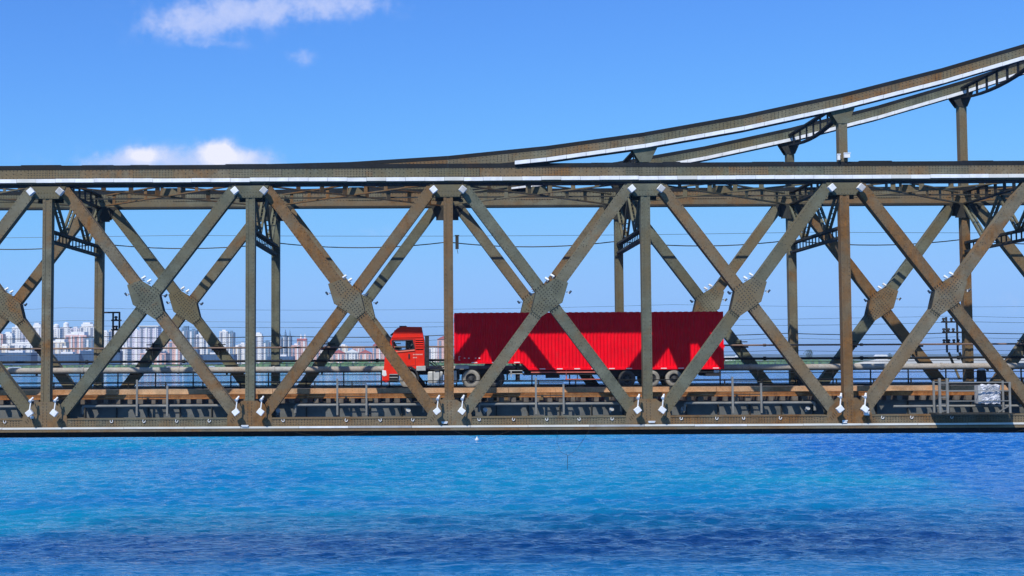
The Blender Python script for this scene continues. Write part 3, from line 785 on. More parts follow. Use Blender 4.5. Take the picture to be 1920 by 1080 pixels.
for i, xn in enumerate(NODES):
    ladder((xn, y0, Z(9.45)), (xn, y1, Z(9.45)), .75, 'cross_strut', DK2, 1.15, .4, .34)
    ladder((xn, y0, Z(6.45)), (xn, y1, Z(6.45)), .55, 'sway_strut', DK2, .62, .16, .36, .13)
    mb = MB(); ym = (y0 + y1) / 2
    W = [(y0, 9.3), (y0 + 2.6, 7.05), (ym, 9.3), (y1 - 2.6, 7.05), (y1, 9.3)]
    for (a, b), (c, d) in zip(W, W[1:]):
        for q in (-.12, .12): mb.bar((xn + q, a, Z(b)), (xn + q, c, Z(d)), .15, .12, up=(1, 0, 0))
        for k in range(9):
            t = (k + .5) / 9; yy = a + (c - a) * t; zz = b + (d - b) * t; mb.box(xn - .12, xn + .12, yy - .07, yy + .07, Z(zz) - .02, Z(zz) + .02)
    part(mb, 'sway_brace', ST0)
    for yy in (y0, y1 - .04):
        part(MB().box(xn - .7, xn + .7, yy, yy + .04, Z(8.55), Z(9.42)), 'strut_plate', DK2)
    # floor beam
    part(MB().box(xn - .03, xn + .03, y0, y1, Z(-3.7), Z(-2.75)).box(xn - .2, xn + .2, y0, y1, Z(-2.75), Z(-2.70)).box(xn - .2, xn + .2, y0, y1, Z(-3.76), Z(-3.71)), 'floor_beam', DK2)
    if i >= 4:
        zt = curve_top(xn) - .95
        ladder((xn, y0, Z(zt - .15)), (xn, y1, Z(zt - .15)), .62, 'portal_strut', DARK, 1.25, .3, .3, .1, arch=.35)
for i in range(7):
    xa, xb = NODES[i], NODES[i + 1]
    m = [ST1, ST2, ST2, ST1, ST0, ST1, ST2][i]
    ladder((xa + .5, y0 + .1, Z(9.47)), (xb - .5, y1 - .1, Z(9.47)), .66, 'lateral_brace', m, 1.6, .30, .20, .07)
    ladder((xa + .5, y1 - .1, Z(9.56)), (xb - .5, y0 + .1, Z(9.56)), .64, 'lateral_brace', m, 1.6, .30, .20, .07)
    xm = (xa + xb) / 2; ym = (y0 + y1) / 2
    part(MB().box(xa, xb, 77.75, 77.83, Z(9.62), Z(9.70)), 'longitudinal_rod', DK2)
    part(MB().prism([(xm - .55, Z(9.5)), (xm + .55, Z(9.5)), (xm + .4, Z(10.0)), (xm - .4, Z(10.0))], ym - .03, ym + .03), 'lateral_plate', ST1)
    # intermediate cross girders seen between the chords
    # bottom lateral angles
    part(MB().bar((xa + .4, y0, Z(-3.82)), (xb - .4, y1, Z(-3.82)), .2, .12, up=(0, 0, 1)), 'lower_lateral', DARK)

# ---------------- floor: stringers, sleepers, rails, kerb, road
part(MB().box(-33, 44, 71.88, 71.92, Z(-3.62), Z(-2.52)).box(-33, 44, 71.75, 72.05, Z(-3.66), Z(-3.622)).box(-33, 44, 71.75, 72.05, Z(-2.518), Z(-2.465)), 'stringer', plain('shade dark girder paint', (.115, .118, .108), .7, .35, 1.3))  # near web paint darkened for the shade inside the deck
part(MB().box(-33, 44, 73.58, 73.62, Z(-3.62), Z(-2.52)).box(-33, 44, 73.45, 73.75, Z(-2.518), Z(-2.465)), 'stringer', DK2)
me = MB().box(-.03, .03, -.10, 0, Z(-3.6), Z(-2.53)).mesh('stiffener', DK2)
for k in range(44): place(me, 'stiffener', bridge, (-32 + k * 1.75, 71.876 - 70.25, 0))
sl = MB().box(-.13, .13, 71.25 - 70.25, 74.2 - 70.25, Z(-2.46), Z(-2.22)).mesh('sleeper', SLEEP)
bolt = MB().box(-.05, .05, -.02, 0, -.05, .05).mesh('sleeper_clip', WHITE)
ds = random.Random(31); x = -32.5
while x < 43.5:
    o_ = place(sl, 'sleeper', bridge, (x + ds.uniform(-.07, .07), ds.uniform(-.06, .06), ds.uniform(-.01, .0)), (0, 0, ds.uniform(-.015, .015))); o_.scale = (ds.uniform(.75, 1.2), 1, 1)
    x += .64
for (y, nm) in ((72.2, 'rail'), (73.62, 'rail')):
    part(MB().box(-33, 44, y - .07, y + .07, Z(-2.215), Z(-2.20)).box(-33, 44, y - .01, y + .01, Z(-2.199), Z(-2.11)).box(-33, 44, y - .035, y + .035, Z(-2.109), Z(-2.07)), nm, WOODR)
x = -33.0; ds = random.Random(8)
while x < 43:                                                # orange guard channel in front of the rails
    ln = ds.uniform(4.8, 6.4)
    part(MB().box(x + .01, x + ln - .01, 71.42, 71.66, Z(-2.215), Z(-2.03)).box(x + .01, x + ln - .01, 71.40, 71.70, Z(-2.028), Z(-1.99)), 'guard_channel', WOODR)
    x += ln
x = -33.0
while x < 43:
    ln = ds.uniform(5.5, 7.5)
    part(MB().box(x + .012, x + ln - .012, 74.86, 75.0, Z(-2.0), Z(-1.755)).box(x + .012, x + ln - .012, 74.82, 75.0, Z(-2.05), Z(-2.002)), 'kerb_plate', TAN)
    x += ln
me = MB().box(-.18, .18, 0, .25, -.17, .17).mesh('deck_bracket', STF)
x = -32.6
while x < 43: place(me, 'deck_bracket', bridge, (x, 74.45 - 70.25, Z(-2.30))); x += .98
road = plain('bounce pale concrete deck', (.24, .20, .165), .9, .25, 1.5)  # deck colour lightened to bounce warm fill onto truck and trailer
part(MB().box(-34, 45, 75.02, 79.9, Z(-2.05), Z(-1.8)), 'road_deck', road)
part(MB().box(-34, 45, 75.6, 75.8, Z(-3.3), Z(-2.06)).box(-34, 45, 78.9, 79.1, Z(-3.3), Z(-2.06)), 'stringer', DARK)
part(MB().box(-34, 45, 79.92, 80.2, Z(-2.15), Z(-1.72)), 'road_kerb', DK2)

# ================================================================== RAILINGS, PIPES, CABLES
def railing(name, label, Y, ztop, zs, step, x0, x1, mat, r=.03, zbase=-1.8):
    t = thing(name, label, 'railing', (0, Y, Z(zbase)))
    me = MB().box(-.035, .035, -.035, .035, 0, ztop - zbase).mesh('post', mat)
    x = x0
    while x < x1: place(me, 'post', t, (x, 0, 0)); x += step
    for z in zs: MB().box(x0, x1, -.025 - .012, .025 - .012, z - zbase - .025, z - zbase + .025).build('rail', mat, t)
railing('railing', 'black low steel railing crossing in front of the truck wheels', 75.2, -1.34, (-1.35, -1.72), 2.16, -33.3, 44, DARK)
railing('railing', 'black taller steel railing along the far side, behind the truck', 79.97, -.86, (-.88, -1.04, -1.5, -1.68), 2.32, -33.9, 44, DARK, zbase=-1.715)
def pipes():
    pts_y = 80.2
    t = thing('water_pipe', 'thick pale grey pipe running level along the far side behind the truck', 'pipe', (0, pts_y, Z(-.71)))
    x = -34.0
    k = 0
    while x < 45:
        ln = 5.9
        MB().cyl((x, 0, 0), (x + ln - .02, 0, 0), .19, .19, 16).build('pipe_section', PIPE, t, smooth=True)
        MB().cyl((x - .07, 0, 0), (x + .06, 0, 0), .225, .225, 16).build('flange', PIPE, t, smooth=True)
        MB().box(x + 2.9, x + 3.0, .19, .36, -.3, .1).build('bracket', DK2, t); x += ln
    for (z, r, lab, mat) in ((.66, .055, 'upper of two dark level conduits behind the cab, lit brownish along the far truss', plain('rusty conduit', (.17, .11, .08), .7, .4, .4)),
                        (-.17, .075, 'lower, thicker of two dark level conduits just above the grey pipe', DARK)):
        c = thing('conduit', lab, 'conduit', (0, 80.3, Z(z)))
        x = -34; s = random.Random(int(z * 10) + 5)
        while x < 45:
            ln = 6.0; MB().cyl((x, 0, 0), (x + ln, 0, 0), r, r, 8).build('pipe_section', mat, c, smooth=True)
            MB().cyl((x - .08, 0, 0), (x + .08, 0, 0), r * 1.6, r * 1.6, 8).build('coupling', mat, c, smooth=True); x += ln
pipes()
CAB1 = plain('black cable sheath', (.02, .02, .022), .6, .2, 3, bumpy=0); CAB2 = plain('weathered blue grey wire', (.03, .05, .08), .5, .2, 3, bumpy=0)
def cable(pts, r, mat, label, name='cable'):
    base = Vector(pts[0]); t = MB().tube([tuple(Vector(p) - base) for p in pts], r, 6).build(name, mat, smooth=True, fix=False)
    t.location = base; tag(t, label, 'cable'); return t
def sagged(Y, z, sag, r, mat, label, xs=None, off=0):
    xs = xs or NODES; pts = []
    for a, b in zip(xs, xs[1:]):
        for k in range(10):
            q = k / 10; pts.append((a + (b - a) * q, Y, Z(z + off - sag * 4 * q * (1 - q))))
    pts.append((xs[-1], Y, Z(z))); cable(pts, r, mat, label)
sagged(81.2, 7.25, .33, .035, CAB1, 'thick black cable sagging from far post to far post above the truck')
big = [-70, -18, 26, 74]
sagged(90, 8.6, .15, .016, CAB2, 'thin blue wire stretched level across the sky below the top chord', big)
sagged(84, 3.35, .25, .009, CAB2, 'highest of the hair-thin wires above the skyline', [-45, -24.5, 15, 56])
sagged(85, 2.55, .25, .010, CAB2, 'second hair-thin wire above the container level', [-45, -24.5, 34, 60])
sagged(83, 2.12, .18, .013, CAB2, 'third thin wire right above the skyline roofs', [-45, -21.6, 11, 33.5, 60])
sagged(82.2, 1.42, .12, .028, CAB1, 'fourth, dark wire crossing the tops of the city towers', NODES)
sagged(82.6, 1.15, .15, .012, CAB2, 'fifth wire just above the upper conduit', NODES)
sagged(83.1, .35, .1, .014, CAB2, 'sixth hair-thin wire between the two conduits', NODES)
sagged(82.0, -.33, .05, .02, CAB1, 'lowest black wire hanging just under the lower conduit', NODES)
cable([(6.2, 69.9, Z(-3.9)), (6.15, 69.9, Z(-4.6)), (6.35, 69.9, Z(-5.1)), (6.75, 69.9, Z(-5.3)), (7.2, 69.9, Z(-5.0)), (7.6, 69.9, Z(-4.4)), (7.9, 69.9, Z(-3.95))], .008, CAB1, 'thin loose wire looping down from the bottom chord over the water')
cable([(6.72, 69.95, Z(-5.3)), (6.7, 69.95, Z(-6.05))], .014, CAB1, 'short wire end dangling straight down below the loop')
def cable_loops():
    for (xa, xb, zt, dz, lab) in ((0.7, 3.6, -3.98, .28, 'black wire looped under the ledge right of the rusty middle post'),
                                  (-7.9, -4.0, -3.98, .22, 'black wire looped under the ledge right of the second near post'),
                                  (28.0, 31.5, -3.98, .25, 'black wire looped under the ledge near the right picture edge')):
        cable([(xa + (xb - xa) * k / 12, 69.85, Z(zt - dz * 4 * (k / 12) * (1 - k / 12))) for k in range(13)], .008, DK2, lab)
cable_loops()

# ---- insulator frames outside the far truss
def frame(x0, x1, zlo, zhi, bars, ins, label, legs=False):
    t = thing('insulator_frame', label, 'insulator rack', (x0, 82.1, Z(zlo)), 'insulator racks behind the far truss')
    for x in (x0, x1): MB().box(x - x0 - .05, x - x0 + .05, -.05, .05, 0, zhi - zlo).build('upright', CAB1, t)
    for (z, a, b) in bars: MB().box(a - x0, b - x0, -.10, -.052, z - zlo - .05, z - zlo + .05).build('cross_bar', CAB1, t)
    me = MB().cyl((0, 0, 0), (0, 0, .1), .09, .05, 8).cyl((0, 0, .1), (0, 0, .22), .12, .08, 8).mesh('insulator', BLACK)
    for (x, z) in ins: place(me, 'insulator', t, (x - x0, -.075, z - zlo + .05))
    if legs:
        for x in (x0, x1): MB().bar((x - x0 + .1, 0, 0), (x - x0 + .75, 0, -1.7), .13, .1).build('leg', STF, t)
frame(-20.85, -20.45, .4, 2.98, [(2.95, -21.7, -20.4), (2.45, -20.95, -20.3), (1.85, -20.95, -20.35), (1.15, -20.95, -20.4)], [(-20.65, 2.45), (-20.8, 1.85), (-20.62, 1.85)], 'black insulator rack standing right of the first far post, left side')
frame(32.0, 32.68, .15, 2.4, [(2.08, 31.65, 33.0), (1.42, 31.7, 33.2), (.72, 31.7, 33.2)], [(31.8, 1.42), (32.1, 1.42), (32.4, 1.42), (31.8, .72), (32.1, .72), (32.42, .72), (32.7, .72), (31.8, 2.08), (32.3, 2.08)], 'black insulator rack on slanted legs left of the last far post, right side', True)
def clamp_brackets():
    # small cable brackets fixed inside the far diagonals
    k = 0
    for i in range(7):
        for s_ in (-1, 1):
            x = (NODES[i] + NODES[i + 1]) / 2 + s_ * 2.05
            mb = MB().box(x - .45, x + .45, 80.36, 80.5, Z(.50), Z(.60)).box(x - .04, x + .04, 80.36, 80.5, Z(.2), Z(.98)).box(x - .4, x + .4, 80.36, 80.5, Z(.84), Z(.9))
            part(mb, 'cable_bracket', DARK)
clamp_brackets()

# ================================================================== FLOODLIGHTS
ORD = ['zeroth', 'first', 'second', 'third', 'fourth', 'fifth', 'sixth', 'seventh']
def flood_top(xn, sx, label):
    ang = R(-40) * -sx
    t = thing('floodlight', label, 'floodlight', (xn + sx * .79, 69.62, Z(9.06)), 'white box floodlights under the near top chord')
    b = MB().box(-.17, .17, -.14, .14, -.17, .17).build('housing', WHITE, t); b.rotation_euler = (0, ang, 0); bevel(b, .02, 2)
    c = MB().box(-.15, .15, -.155, -.142, -.15, .15).build('face_plate', GREYW if sx > 0 else WHITE, t); c.rotation_euler = (0, ang, 0)
    MB().cyl((0, .05, .1), (0, .12, .42), .015, .015, 6).box(-.05, .05, .142, .32, -.04, .04).build('bracket', DK2, t)
def flood_low(xn, sx, label):
    ang = R(-38) if sx < 0 else R(38)
    t = thing('floodlight', label, 'floodlight', (xn + sx * .66, 69.42, Z(-2.86)), 'white box floodlights on arms at the near bottom chord')
    b = MB().box(-.17, .17, -.12, .12, -.15, .15).build('housing', WHITE, t); b.rotation_euler = (0, ang, 0); bevel(b, .02, 2)
    MB().bar((0, 0, .1), (.06, .02, .62), .055, .055).build('arm', WHITE, t)
    MB().bar((.06, .02, .62), (.06, .55, .66), .04, .04).build('bracket', WHITE, t)
    h = MB().cyl((.02, -.07, .62), (.10, .10, .76), .085, .055, 10).cyl((.10, .1, .76), (.13, .16, .82), .05, .05, 8).build('lamp_head', WHITE, t, smooth=True)
names = {1: 'the first near post (leftmost)', 2: 'the second near post', 3: 'the rusty middle near post', 4: 'the post before the container', 5: 'the rusty near post beyond the truck'}
for i, nm in names.items():
    for sx, sd in ((-1, 'left'), (1, 'right')):
        flood_top(NODES[i], sx, 'white box floodlight at brace top, %s of %s' % (sd, nm))
        flood_low(NODES[i], sx, 'white armed floodlight at brace foot, %s of %s' % (sd, nm))
def spots():
    cfg_l = [(-.28, 1.02, 1, 0), (.02, .84, 1, 1), (-1.14, .30, -1, 2), (.86, .22, 1, 3)]
    pl = {0: 'leftmost', 1: 'first full', 2: 'second full', 3: 'third full', 4: 'fourth full', 5: 'fifth full'}
    desc = ['highest', 'second highest', 'left-hand', 'right-hand']
    for near in (1, 0):
        for i in range(0, 6):
            xc = (NODES[i] + NODES[i + 1]) / 2; sg = 1 if i < 3 else -1
            for (dx, dz, s_, k) in cfg_l:
                x = xc + sg * dx; z = 3.2 + dz; Y = (YN if near else YF) - .18
                side = desc[k]
                if sg < 0 and k >= 2: side = desc[5 - k]
                t = thing('spotlight', '%s small spotlight at the %s crossing plate, %s truss' % (side, pl[i], 'near' if near else 'far'), 'spotlight', (x, Y, Z(z)), 'small spotlights around the crossing plates')
                m = WHITE if k < 2 else CAB2
                d = 1 if x > xc else -1
                if k < 2:
                    MB().cyl((0, 0, 0), (.02, 0, .14), .02, .02, 6).build('stem', m, t)
                    MB().cyl((-.09 * sg, -.05, .12), (.10 * sg, .02, .24), .055, .075, 10).build('lamp_head', m, t, smooth=True)
                    MB().box(-.07, .07, -.04, .04, .02, .05).build('bracket', CAB2, t)
                else:
                    MB().cyl((-.14 * d, 0, 0), (.05 * d, 0, .02), .022, .022, 6).build('stem', m, t)
                    MB().cyl((.02 * d, 0, -.06), (.15 * d, -.03, .07), .07, .05, 10).build('lamp_head', m, t, smooth=True)
                    MB().box(-.03, .03, -.05, .05, -.09, .02).build('bracket', WHITE if k == 2 else CAB2, t)
spots()
def jboxes():
    def jb(x, z, w, h, lab, y=69.86, mat=WHITE):
        t = thing('junction_box', lab, 'junction box', (x, y, Z(z)), None)
        MB().box(-w / 2, w / 2, -.09, .04, -h / 2, h / 2).build('housing', mat, t)
        MB().box(-w / 2 - .03, w / 2 + .03, -.11, -.091, h / 2 - .04, h / 2 + .01).build('lid', mat, t)
        MB().cyl((0, 0, -h / 2), (.05, .02, -h / 2 - .25), .015, .015, 6).build('cable_tail', CAB1, t)
        return t
    jb(-22.35 + 0.3, -3.1, .16, .14, 'small cream junction box left of the first near post foot')
    jb(-10.6, -3.63, .34, .10, 'small white junction box at the foot of the second near post')
    jb(0.12, -3.5, .28, .10, 'small white junction box at the foot of the rusty middle post')
    jb(11.25, -3.52, .32, .1, 'flat white junction box at the foot of the post crossing the container')
    jb(21.62, -3.55, .22, .14, 'white junction box at the foot of the rust-brown right post')
    jb(22.8, -3.12, .26, .2, 'cream junction box right of the rust-brown post foot')
    jb(21.6, 10.76, .14, .32, 'slim white box standing on the top chord left of the upper post')
    jb(22.05, 10.85, .32, .26, 'wide white box standing on the top chord right of the upper post')
    jb(0.85, 6.25, .18, .75, 'dark narrow box hung on the right side of the middle post', 70.1, DK2)
jboxes()
def near_lamps():
    for i, (x, lab) in enumerate([(-9.0, 'second near post'), (-1.9 + .0, 'rusty middle post, left side'), (2.3, 'rusty middle post, right side'), (9.2, 'container post, left side'), (19.9, 'rust-brown post, left side'), (13.1, 'container post, right side')]):
        t = thing('bulkhead_lamp', 'small silver lamp tucked behind the bottom chord by the %s' % lab, 'lamp', (x, 71.0, Z(-2.95)), 'silver lamps behind the bottom chord')
        MB().cyl((0, 0, 0), (.05, -.16, .1), .09, .13, 12).build('lamp_head', GREYW, t, smooth=True)
        MB().box(-.03, .03, 0, .2, -.12, .02).build('bracket', GREYW, t)
near_lamps()

# ================================================================== REFUGES (hand-rail platforms between the posts)
LG = plain('dusty grey handrail', (.20, .195, .17), .75, .2, 2)
def refuge(xa, xb, posts, label, group='refuge walkways on the near side'):
    t = thing('refuge_walkway', label, 'walkway', (xa, 70.75, Z(-2.98)), group)
    L = xb - xa
    mb = MB().tube([(0, 0, 0), (0, 0, .38), (.06, 0, .42), (L - .06, 0, .42), (L, 0, .38), (L, 0, 0)], .075, 10); mb.build('beam', LG, t, smooth=True)
    MB().box(-1.5, L + 1.6, .035, .055, .88, .905).build('handline', DK2, t)
    for p in posts: MB().box(p - xa - .05, p - xa + .05, -.19, -.09, -.12, 1.50 if p != posts[0] else 1.85).build('post', LG, t)
    if len(posts) == 2:
        MB().box(posts[0] - xa, posts[1] - xa, -.16, -.125, 1.56, 1.6).build('rail', DK2, t)
        MB().box(posts[0] - xa, posts[1] - xa, -.16, -.125, .86, .9).build('rail', DK2, t)
refuge(-19.6, -11.7, (-16.6, -14.95), 'grey handrail walkway left of the second near post')
refuge(-8.0, -1.0, (-5.7, -4.12), 'grey handrail walkway left of the truck cab end, third panel')
refuge(2.0, 9.75, (5.1, 6.6), 'grey handrail walkway beneath the container middle')
refuge(13.2, 20.3, (15.8, 17.35), 'grey handrail walkway beneath the container tail')
refuge(-31.0, -22.8, (), 'grey handrail walkway at the left picture edge')
def big_refuge():
    t = thing('work_platform', 'projecting work platform with ladder and rails near the right edge', 'platform', (24.5, 69.6, Z(-3.2)))
    x = lambda px: (px - 828) / 34.9 - 24.5
    MB().box(x(1752) - .2, x(1890), -.55, .5, .03, .10).build('floor_plate', DK2, t)
    MB().tube([(0, .9, .42), (x(1960), .9, .42)], .07, 10).build('beam', LG, t, smooth=True)
    for px in (1753, 1767): MB().box(x(px) - .06, x(px) + .06, -.5, -.40, 0, 1.95).build('stile', LG, t)
    for k in range(5): MB().box(x(1753), x(1767), -.47, -.43, .2 + k * .36, .24 + k * .36).build('rung', LG, t)
    for px in (1753, 1883): MB().box(x(px) - .05, x(px) + .05, .35, .43, 0, 1.8).build('post', LG, t)
    MB().box(x(1883) - .05, x(1883) + .05, -.5, -.42, 0, 1.75).build('post', LG, t)
    for z in (1.25, .72, 1.7): MB().box(x(1767), x(1883), -.49, -.45, z, z + .045).build('rail', LG, t)
    for z in (1.25, 1.7): MB().box(x(1753), x(1883), .37, .41, z, z + .045).build('rail', LG, t)
    MB().bar((x(1883), -.45, .5), (x(1866), -.1, .12), .05, .05).build('brace', LG, t)
    t2 = thing('covered_cabinet', 'cabinet wrapped in crumpled silver white sheeting on the work platform', 'cabinet', (x(1855) + 24.5, 69.75, Z(-2.62)))
    s = random.Random(2); bm = bmesh.new()
    bmesh.ops.create_grid(bm, x_segments=1, y_segments=1, size=.01); bm.free()
    m, N, L, bs = nodes_of('crumpled silver sheet'); bs.inputs['Roughness'].default_value = .35; bs.inputs['Metallic'].default_value = .2
    L.new(ramp(N, L, noise(N, L, 4, 6), [(.3, (.35, .36, .38)), (.7, (.85, .85, .88))]), bs.inputs['Base Color']); bump(N, L, noise(N, L, 5, 6, .7, dist=1), bs, 1.0, .15)
    mb = MB(); nx, nz = 14, 14
    for j in range(nz + 1):
        for i in range(nx + 1):
            xx = -.52 + 1.04 * i / nx; zz = 1.02 * j / nz
            mb.v.append((xx * (1.0 + .06 * (1 - j / nz)) + s.uniform(-.012, .012), -.16 + s.uniform(-.045, .045) + (.1 if i in (0, nx) else 0) + (.06 if j == nz else 0), zz + .03 * math.sin(i * 1.3) * (j == 0 or j == nz)))
    for j in range(nz):
        for i in range(nx): a = j * (nx + 1) + i; mb.f.append((a, a + 1, a + nx + 2, a + nx + 1))
    mb.build('sheeting', m, t2, fix=False)
    MB().box(-.46, .46, -.04, .4, .0, 1.0).build('cabinet_body', GREYW, t2)
    MB().box(-.66, -.53, -.1, .4, .0, .97).build('side_flap', GREYW, t2)
big_refuge()
def deck_items():
    for (px, z0, h, r, lab) in ((1497, -1.7, .85, .22, 'black oil drum shaped canister beside the fifth far post'), (1835, -1.7, .85, .3, 'dark upright canister beside the last far post on the right')):
        x = (px - 828) / 2425 * 79.5
        t = thing('canister', lab, 'canister', (x, 79.4, Z(-1.8)), 'dark canisters on the far road side')
        MB().cyl((0, 0, 0), (0, 0, h), r, r * .85, 16).build('body', DARK, t, smooth=True); MB().cyl((0, 0, h + .002), (0, 0, h + .14), r * .8, r * .5, 14).build('lid', GREYW, t, smooth=True)
deck_items()
def buoy():
    t = thing('buoy', 'tiny white float on the water below the bridge', 'buoy', (5.0, 188, 0))
    MB().cyl((0, 0, -.2), (0, 0, .25), .3, .3, 12).build('body', WHITE, t, smooth=True); MB().cyl((0, 0, .25), (0, 0, .6), .12, .04, 8).build('top', WHITE, t)
buoy()

# ================================================================== TRUCK
def truck():
    TY = 76.3                                   # near side of the truck
    t = thing('articulated_truck', 'red articulated truck with a long corrugated box trailer driving left on the bridge', 'truck', (-3.46, TY, Z(-1.798)))
    W = 2.5
    # --- cab shell
    prof = [(.0, .42), (.0, .95), (.05, 1.25), (.10, 1.95), (.22, 2.28), (.36, 2.62), (.66, 3.36), (.84, 3.54), (1.15, 3.62), (2.26, 3.60), (2.33, 3.25), (2.42, 2.75), (2.43, 1.32), (2.15, 1.30), (1.98, 1.22),
            (1.90, 1.12), (1.68, 1.28), (1.30, 1.28), (1.02, 1.12), (.86, .85), (.36, .85), (.34, .42)]
    win = [(.52, 2.80), (1.74, 2.82), (1.84, 2.30), (.95, 2.22), (.60, 2.32)]
    for y in (0, W - .05):
        MB().prism(prof, y, y + .05, holes=[win]).build('cab_side', CAB, t)
    body = MB()
    idx = [i for i in range(0, 13) if i not in (4, 5)]
    for i in idx:
        a, b = prof[i], prof[(i + 1)]
        d = Vector((b[0] - a[0], 0, b[1] - a[1])).normalized(); n_ = Vector((d.z, 0, -d.x)) * .02
        body.bar((a[0] + n_.x, W / 2, a[1] + n_.z), (b[0] + n_.x, W / 2, b[1] + n_.z), .04, W - .102)
    cabm = body.build('cab_shell', CAB, t)
    MB().bar((.27, W / 2, 2.33), (.60, W / 2, 3.2), .03, W - .15).build('windscreen', GLASS, t)
    MB().bar((.60, W / 2, 3.2), (.70, W / 2, 3.42), .05, W - .1).build('header_panel', CAB, t)
    MB().box(.4, 2.3, .06, W - .06, 1.25, 1.30).build('cab_floor', BLACK, t)
    MB().prism(win, .018, .026).build('side_window', GLASS, t, label=None)
    MB().prism(win, W - .026, W - .018).build('side_window', GLASS, t)
    fr = MB()
    for a, b in zip(win, win[1:] + win[:1]): fr.bar((a[0], -.006, a[1]), (b[0], -.006, b[1]), .06, .02)
    fr.bar((1.34, -.006, 2.26), (1.34, -.006, 2.82), .05, .022); fr.build('window_frame', BLACK, t)
    MB().prism([(1.36, 2.29), (1.82, 2.33), (1.74, 2.80), (1.36, 2.80)], .03, .045).build('rear_pane', BLACK, t)
    # seat, wheel
    MB().box(1.0, 1.5, .3, .85, 1.3, 1.95).box(1.38, 1.55, .3, .85, 1.95, 2.55).box(1.4, 1.52, .42, .72, 2.56, 2.74).build('seat', BLACK, t)
    MB().cyl((.62, .55, 2.12), (.66, .55, 2.18), .24, .24, 20).build('steering_wheel', BLACK, t)
    MB().box(.25, .55, .1, W - .1, 1.6, 2.2).build('dashboard', BLACK, t)
    # door seams, handle, grille strips, sill highlight
    sm = MB(); ddoor = [(.46, 1.32), (.46, 2.2), (.60, 2.86), (1.84, 2.90), (1.90, 1.32)]
    for a, b in zip(ddoor, ddoor[1:] + ddoor[:1]): sm.bar((a[0], -.003, a[1]), (b[0], -.003, b[1]), .018, .012)
    sm.build('door_seam', plain('door gap', (.12, .01, .008), .7, .1), t)
    MB().bar((.55, -.02, 2.12), (1.86, -.02, 2.24), .07, .06).build('window_sill', plain('faded coral moulding', (.85, .20, .12), .4, .05), t)
    MB().box(1.48, 1.56, -.05, -.001, 1.75, 2.02).build('door_handle', BLACK, t)
    MB().box(1.90, 2.36, -.004, -.001, 2.28, 2.92).build('vent_shade', MATS['door gap'], t)  # flat dark sheet painted as shade between the vent slats
    for k in range(5): MB().bar((1.91, -.03, 2.34 + k * .13), (2.35, -.03, 2.34 + k * .13), .07, .05, up=(0, .8, -.6)).build('vent_slat', CAB, t)
    MB().bar((.50, -.015, 2.98), (2.33, -.015, 3.00), .035, .03).bar((.62, -.012, 3.26), (2.3, -.012, 3.28), .02, .02).build('body_crease', CAB, t)
    for (x, z, n) in ((1.76, 1.98, 12), (1.76, 1.80, 5)):
        mk = MB()
        for k in range(n): mk.box(x + k * .048, x + k * .048 + .034, -.006, -.001, z - (.03 if k % 3 else .04), z + .03)
        mk.build('door_lettering', CABW, t)
    MB().box(.42, .95, -.006, -.001, 1.42, 1.46).build('front_decal', CABW, t)
    bevel(MB().box(1.95, 2.5, -.03, .3, 1.02, 1.30).build('side_skirt', GREYW, t), .02)
    # bumper / lamps / steps
    bevel(MB().prism([(-.06, .42), (-.06, 1.0), (.0, 1.08), (.36, 1.05), (.36, .42), (.2, .34)], -.01, W + .01).build('bumper', CAB, t), .03, 2)
    hl = MB().prism([(-.075, .80), (-.05, 1.08), (.16, 1.04), (.20, .76), (.05, .70)], -.03, .30); hl.build('headlight', WHITE, t)
    MB().prism([(-.075, .80), (-.05, 1.08), (.16, 1.04), (.20, .76), (.05, .70)], W - .3, W + .03).build('headlight', WHITE, t)
    MB().box(.37, .84, .04, .5, .38, .84).build('step_well', BLACK, t)
    for z in (.42, .62, .80): MB().box(.36, .86, -.01, .4, z, z + .035).build('step', GREYW, t)
    mg = MB().prism([(.80, .42), (.84, .9), (1.02, 1.14), (1.28, 1.29), (1.68, 1.29), (1.96, 1.12), (2.06, .8), (2.12, .42), (2.02, .42), (1.96, .8), (1.86, 1.02), (1.64, 1.18), (1.3, 1.18), (1.08, 1.02), (.94, .84), (.90, .42)], .02, .6)
    mg.build('mudguard', BLACK, t)
    # roof visor, deflector behind the cab
    MB().box(.95, 1.35, .3, W - .3, 3.60, 3.68).build('roof_hatch', BLACK, t)
    MB().bar((.62, W / 2, 3.30), (.40, W / 2, 3.12), .03, W - .2).build('sun_visor', BLACK, t)
    MB().bar((.22, -.18, 2.55), (.22, -.18, 3.0), .16, .12).bar((.3, -.12, 3.0), (.55, .05, 3.02), .03, .03).build('mirror', BLACK, t)
    MB().bar((.22, W + .18, 2.55), (.22, W + .18, 3.0), .16, .12).bar((.3, W + .12, 3.0), (.55, W - .05, 3.02), .03, .03).build('mirror', BLACK, t)
    MB().box(2.46, 2.68, .05, W - .05, 1.2, 3.08).build('air_deflector', BLACK, t)
    for k in range(4): MB().box(2.50, 2.66, .02, .049, 1.6 + k * .3, 1.62 + k * .3).build('deflector_rib', DK2, t)
    # chassis
    for y in (.75, W - .85): MB().box(.4, 8.2, y, y + .1, .78, 1.06).build('chassis_rail', BLACK, t)
    MB().box(2.7, 4.3, .2, W - .2, 1.07, 1.11).build('catwalk', DK2, t)
    MB().tube([(2.7, .5, 1.5), (3.1, .6, 1.25), (3.5, .6, 1.18), (3.9, .5, 1.35), (4.15, .5, 1.5)], .035, 6).tube([(2.7, .8, 1.7), (3.2, .8, 1.3), (3.8, .8, 1.3), (4.15, .8, 1.8)], .03, 6).build('air_hose', BLACK, t)
    tk = bevel(MB().box(2.62, 3.52, .08, .72, .26, .98).build('fuel_tank', plain('dirty aluminium tank', (.46, .46, .42), .5, .2, 2.5, .1), t), .09, 3)
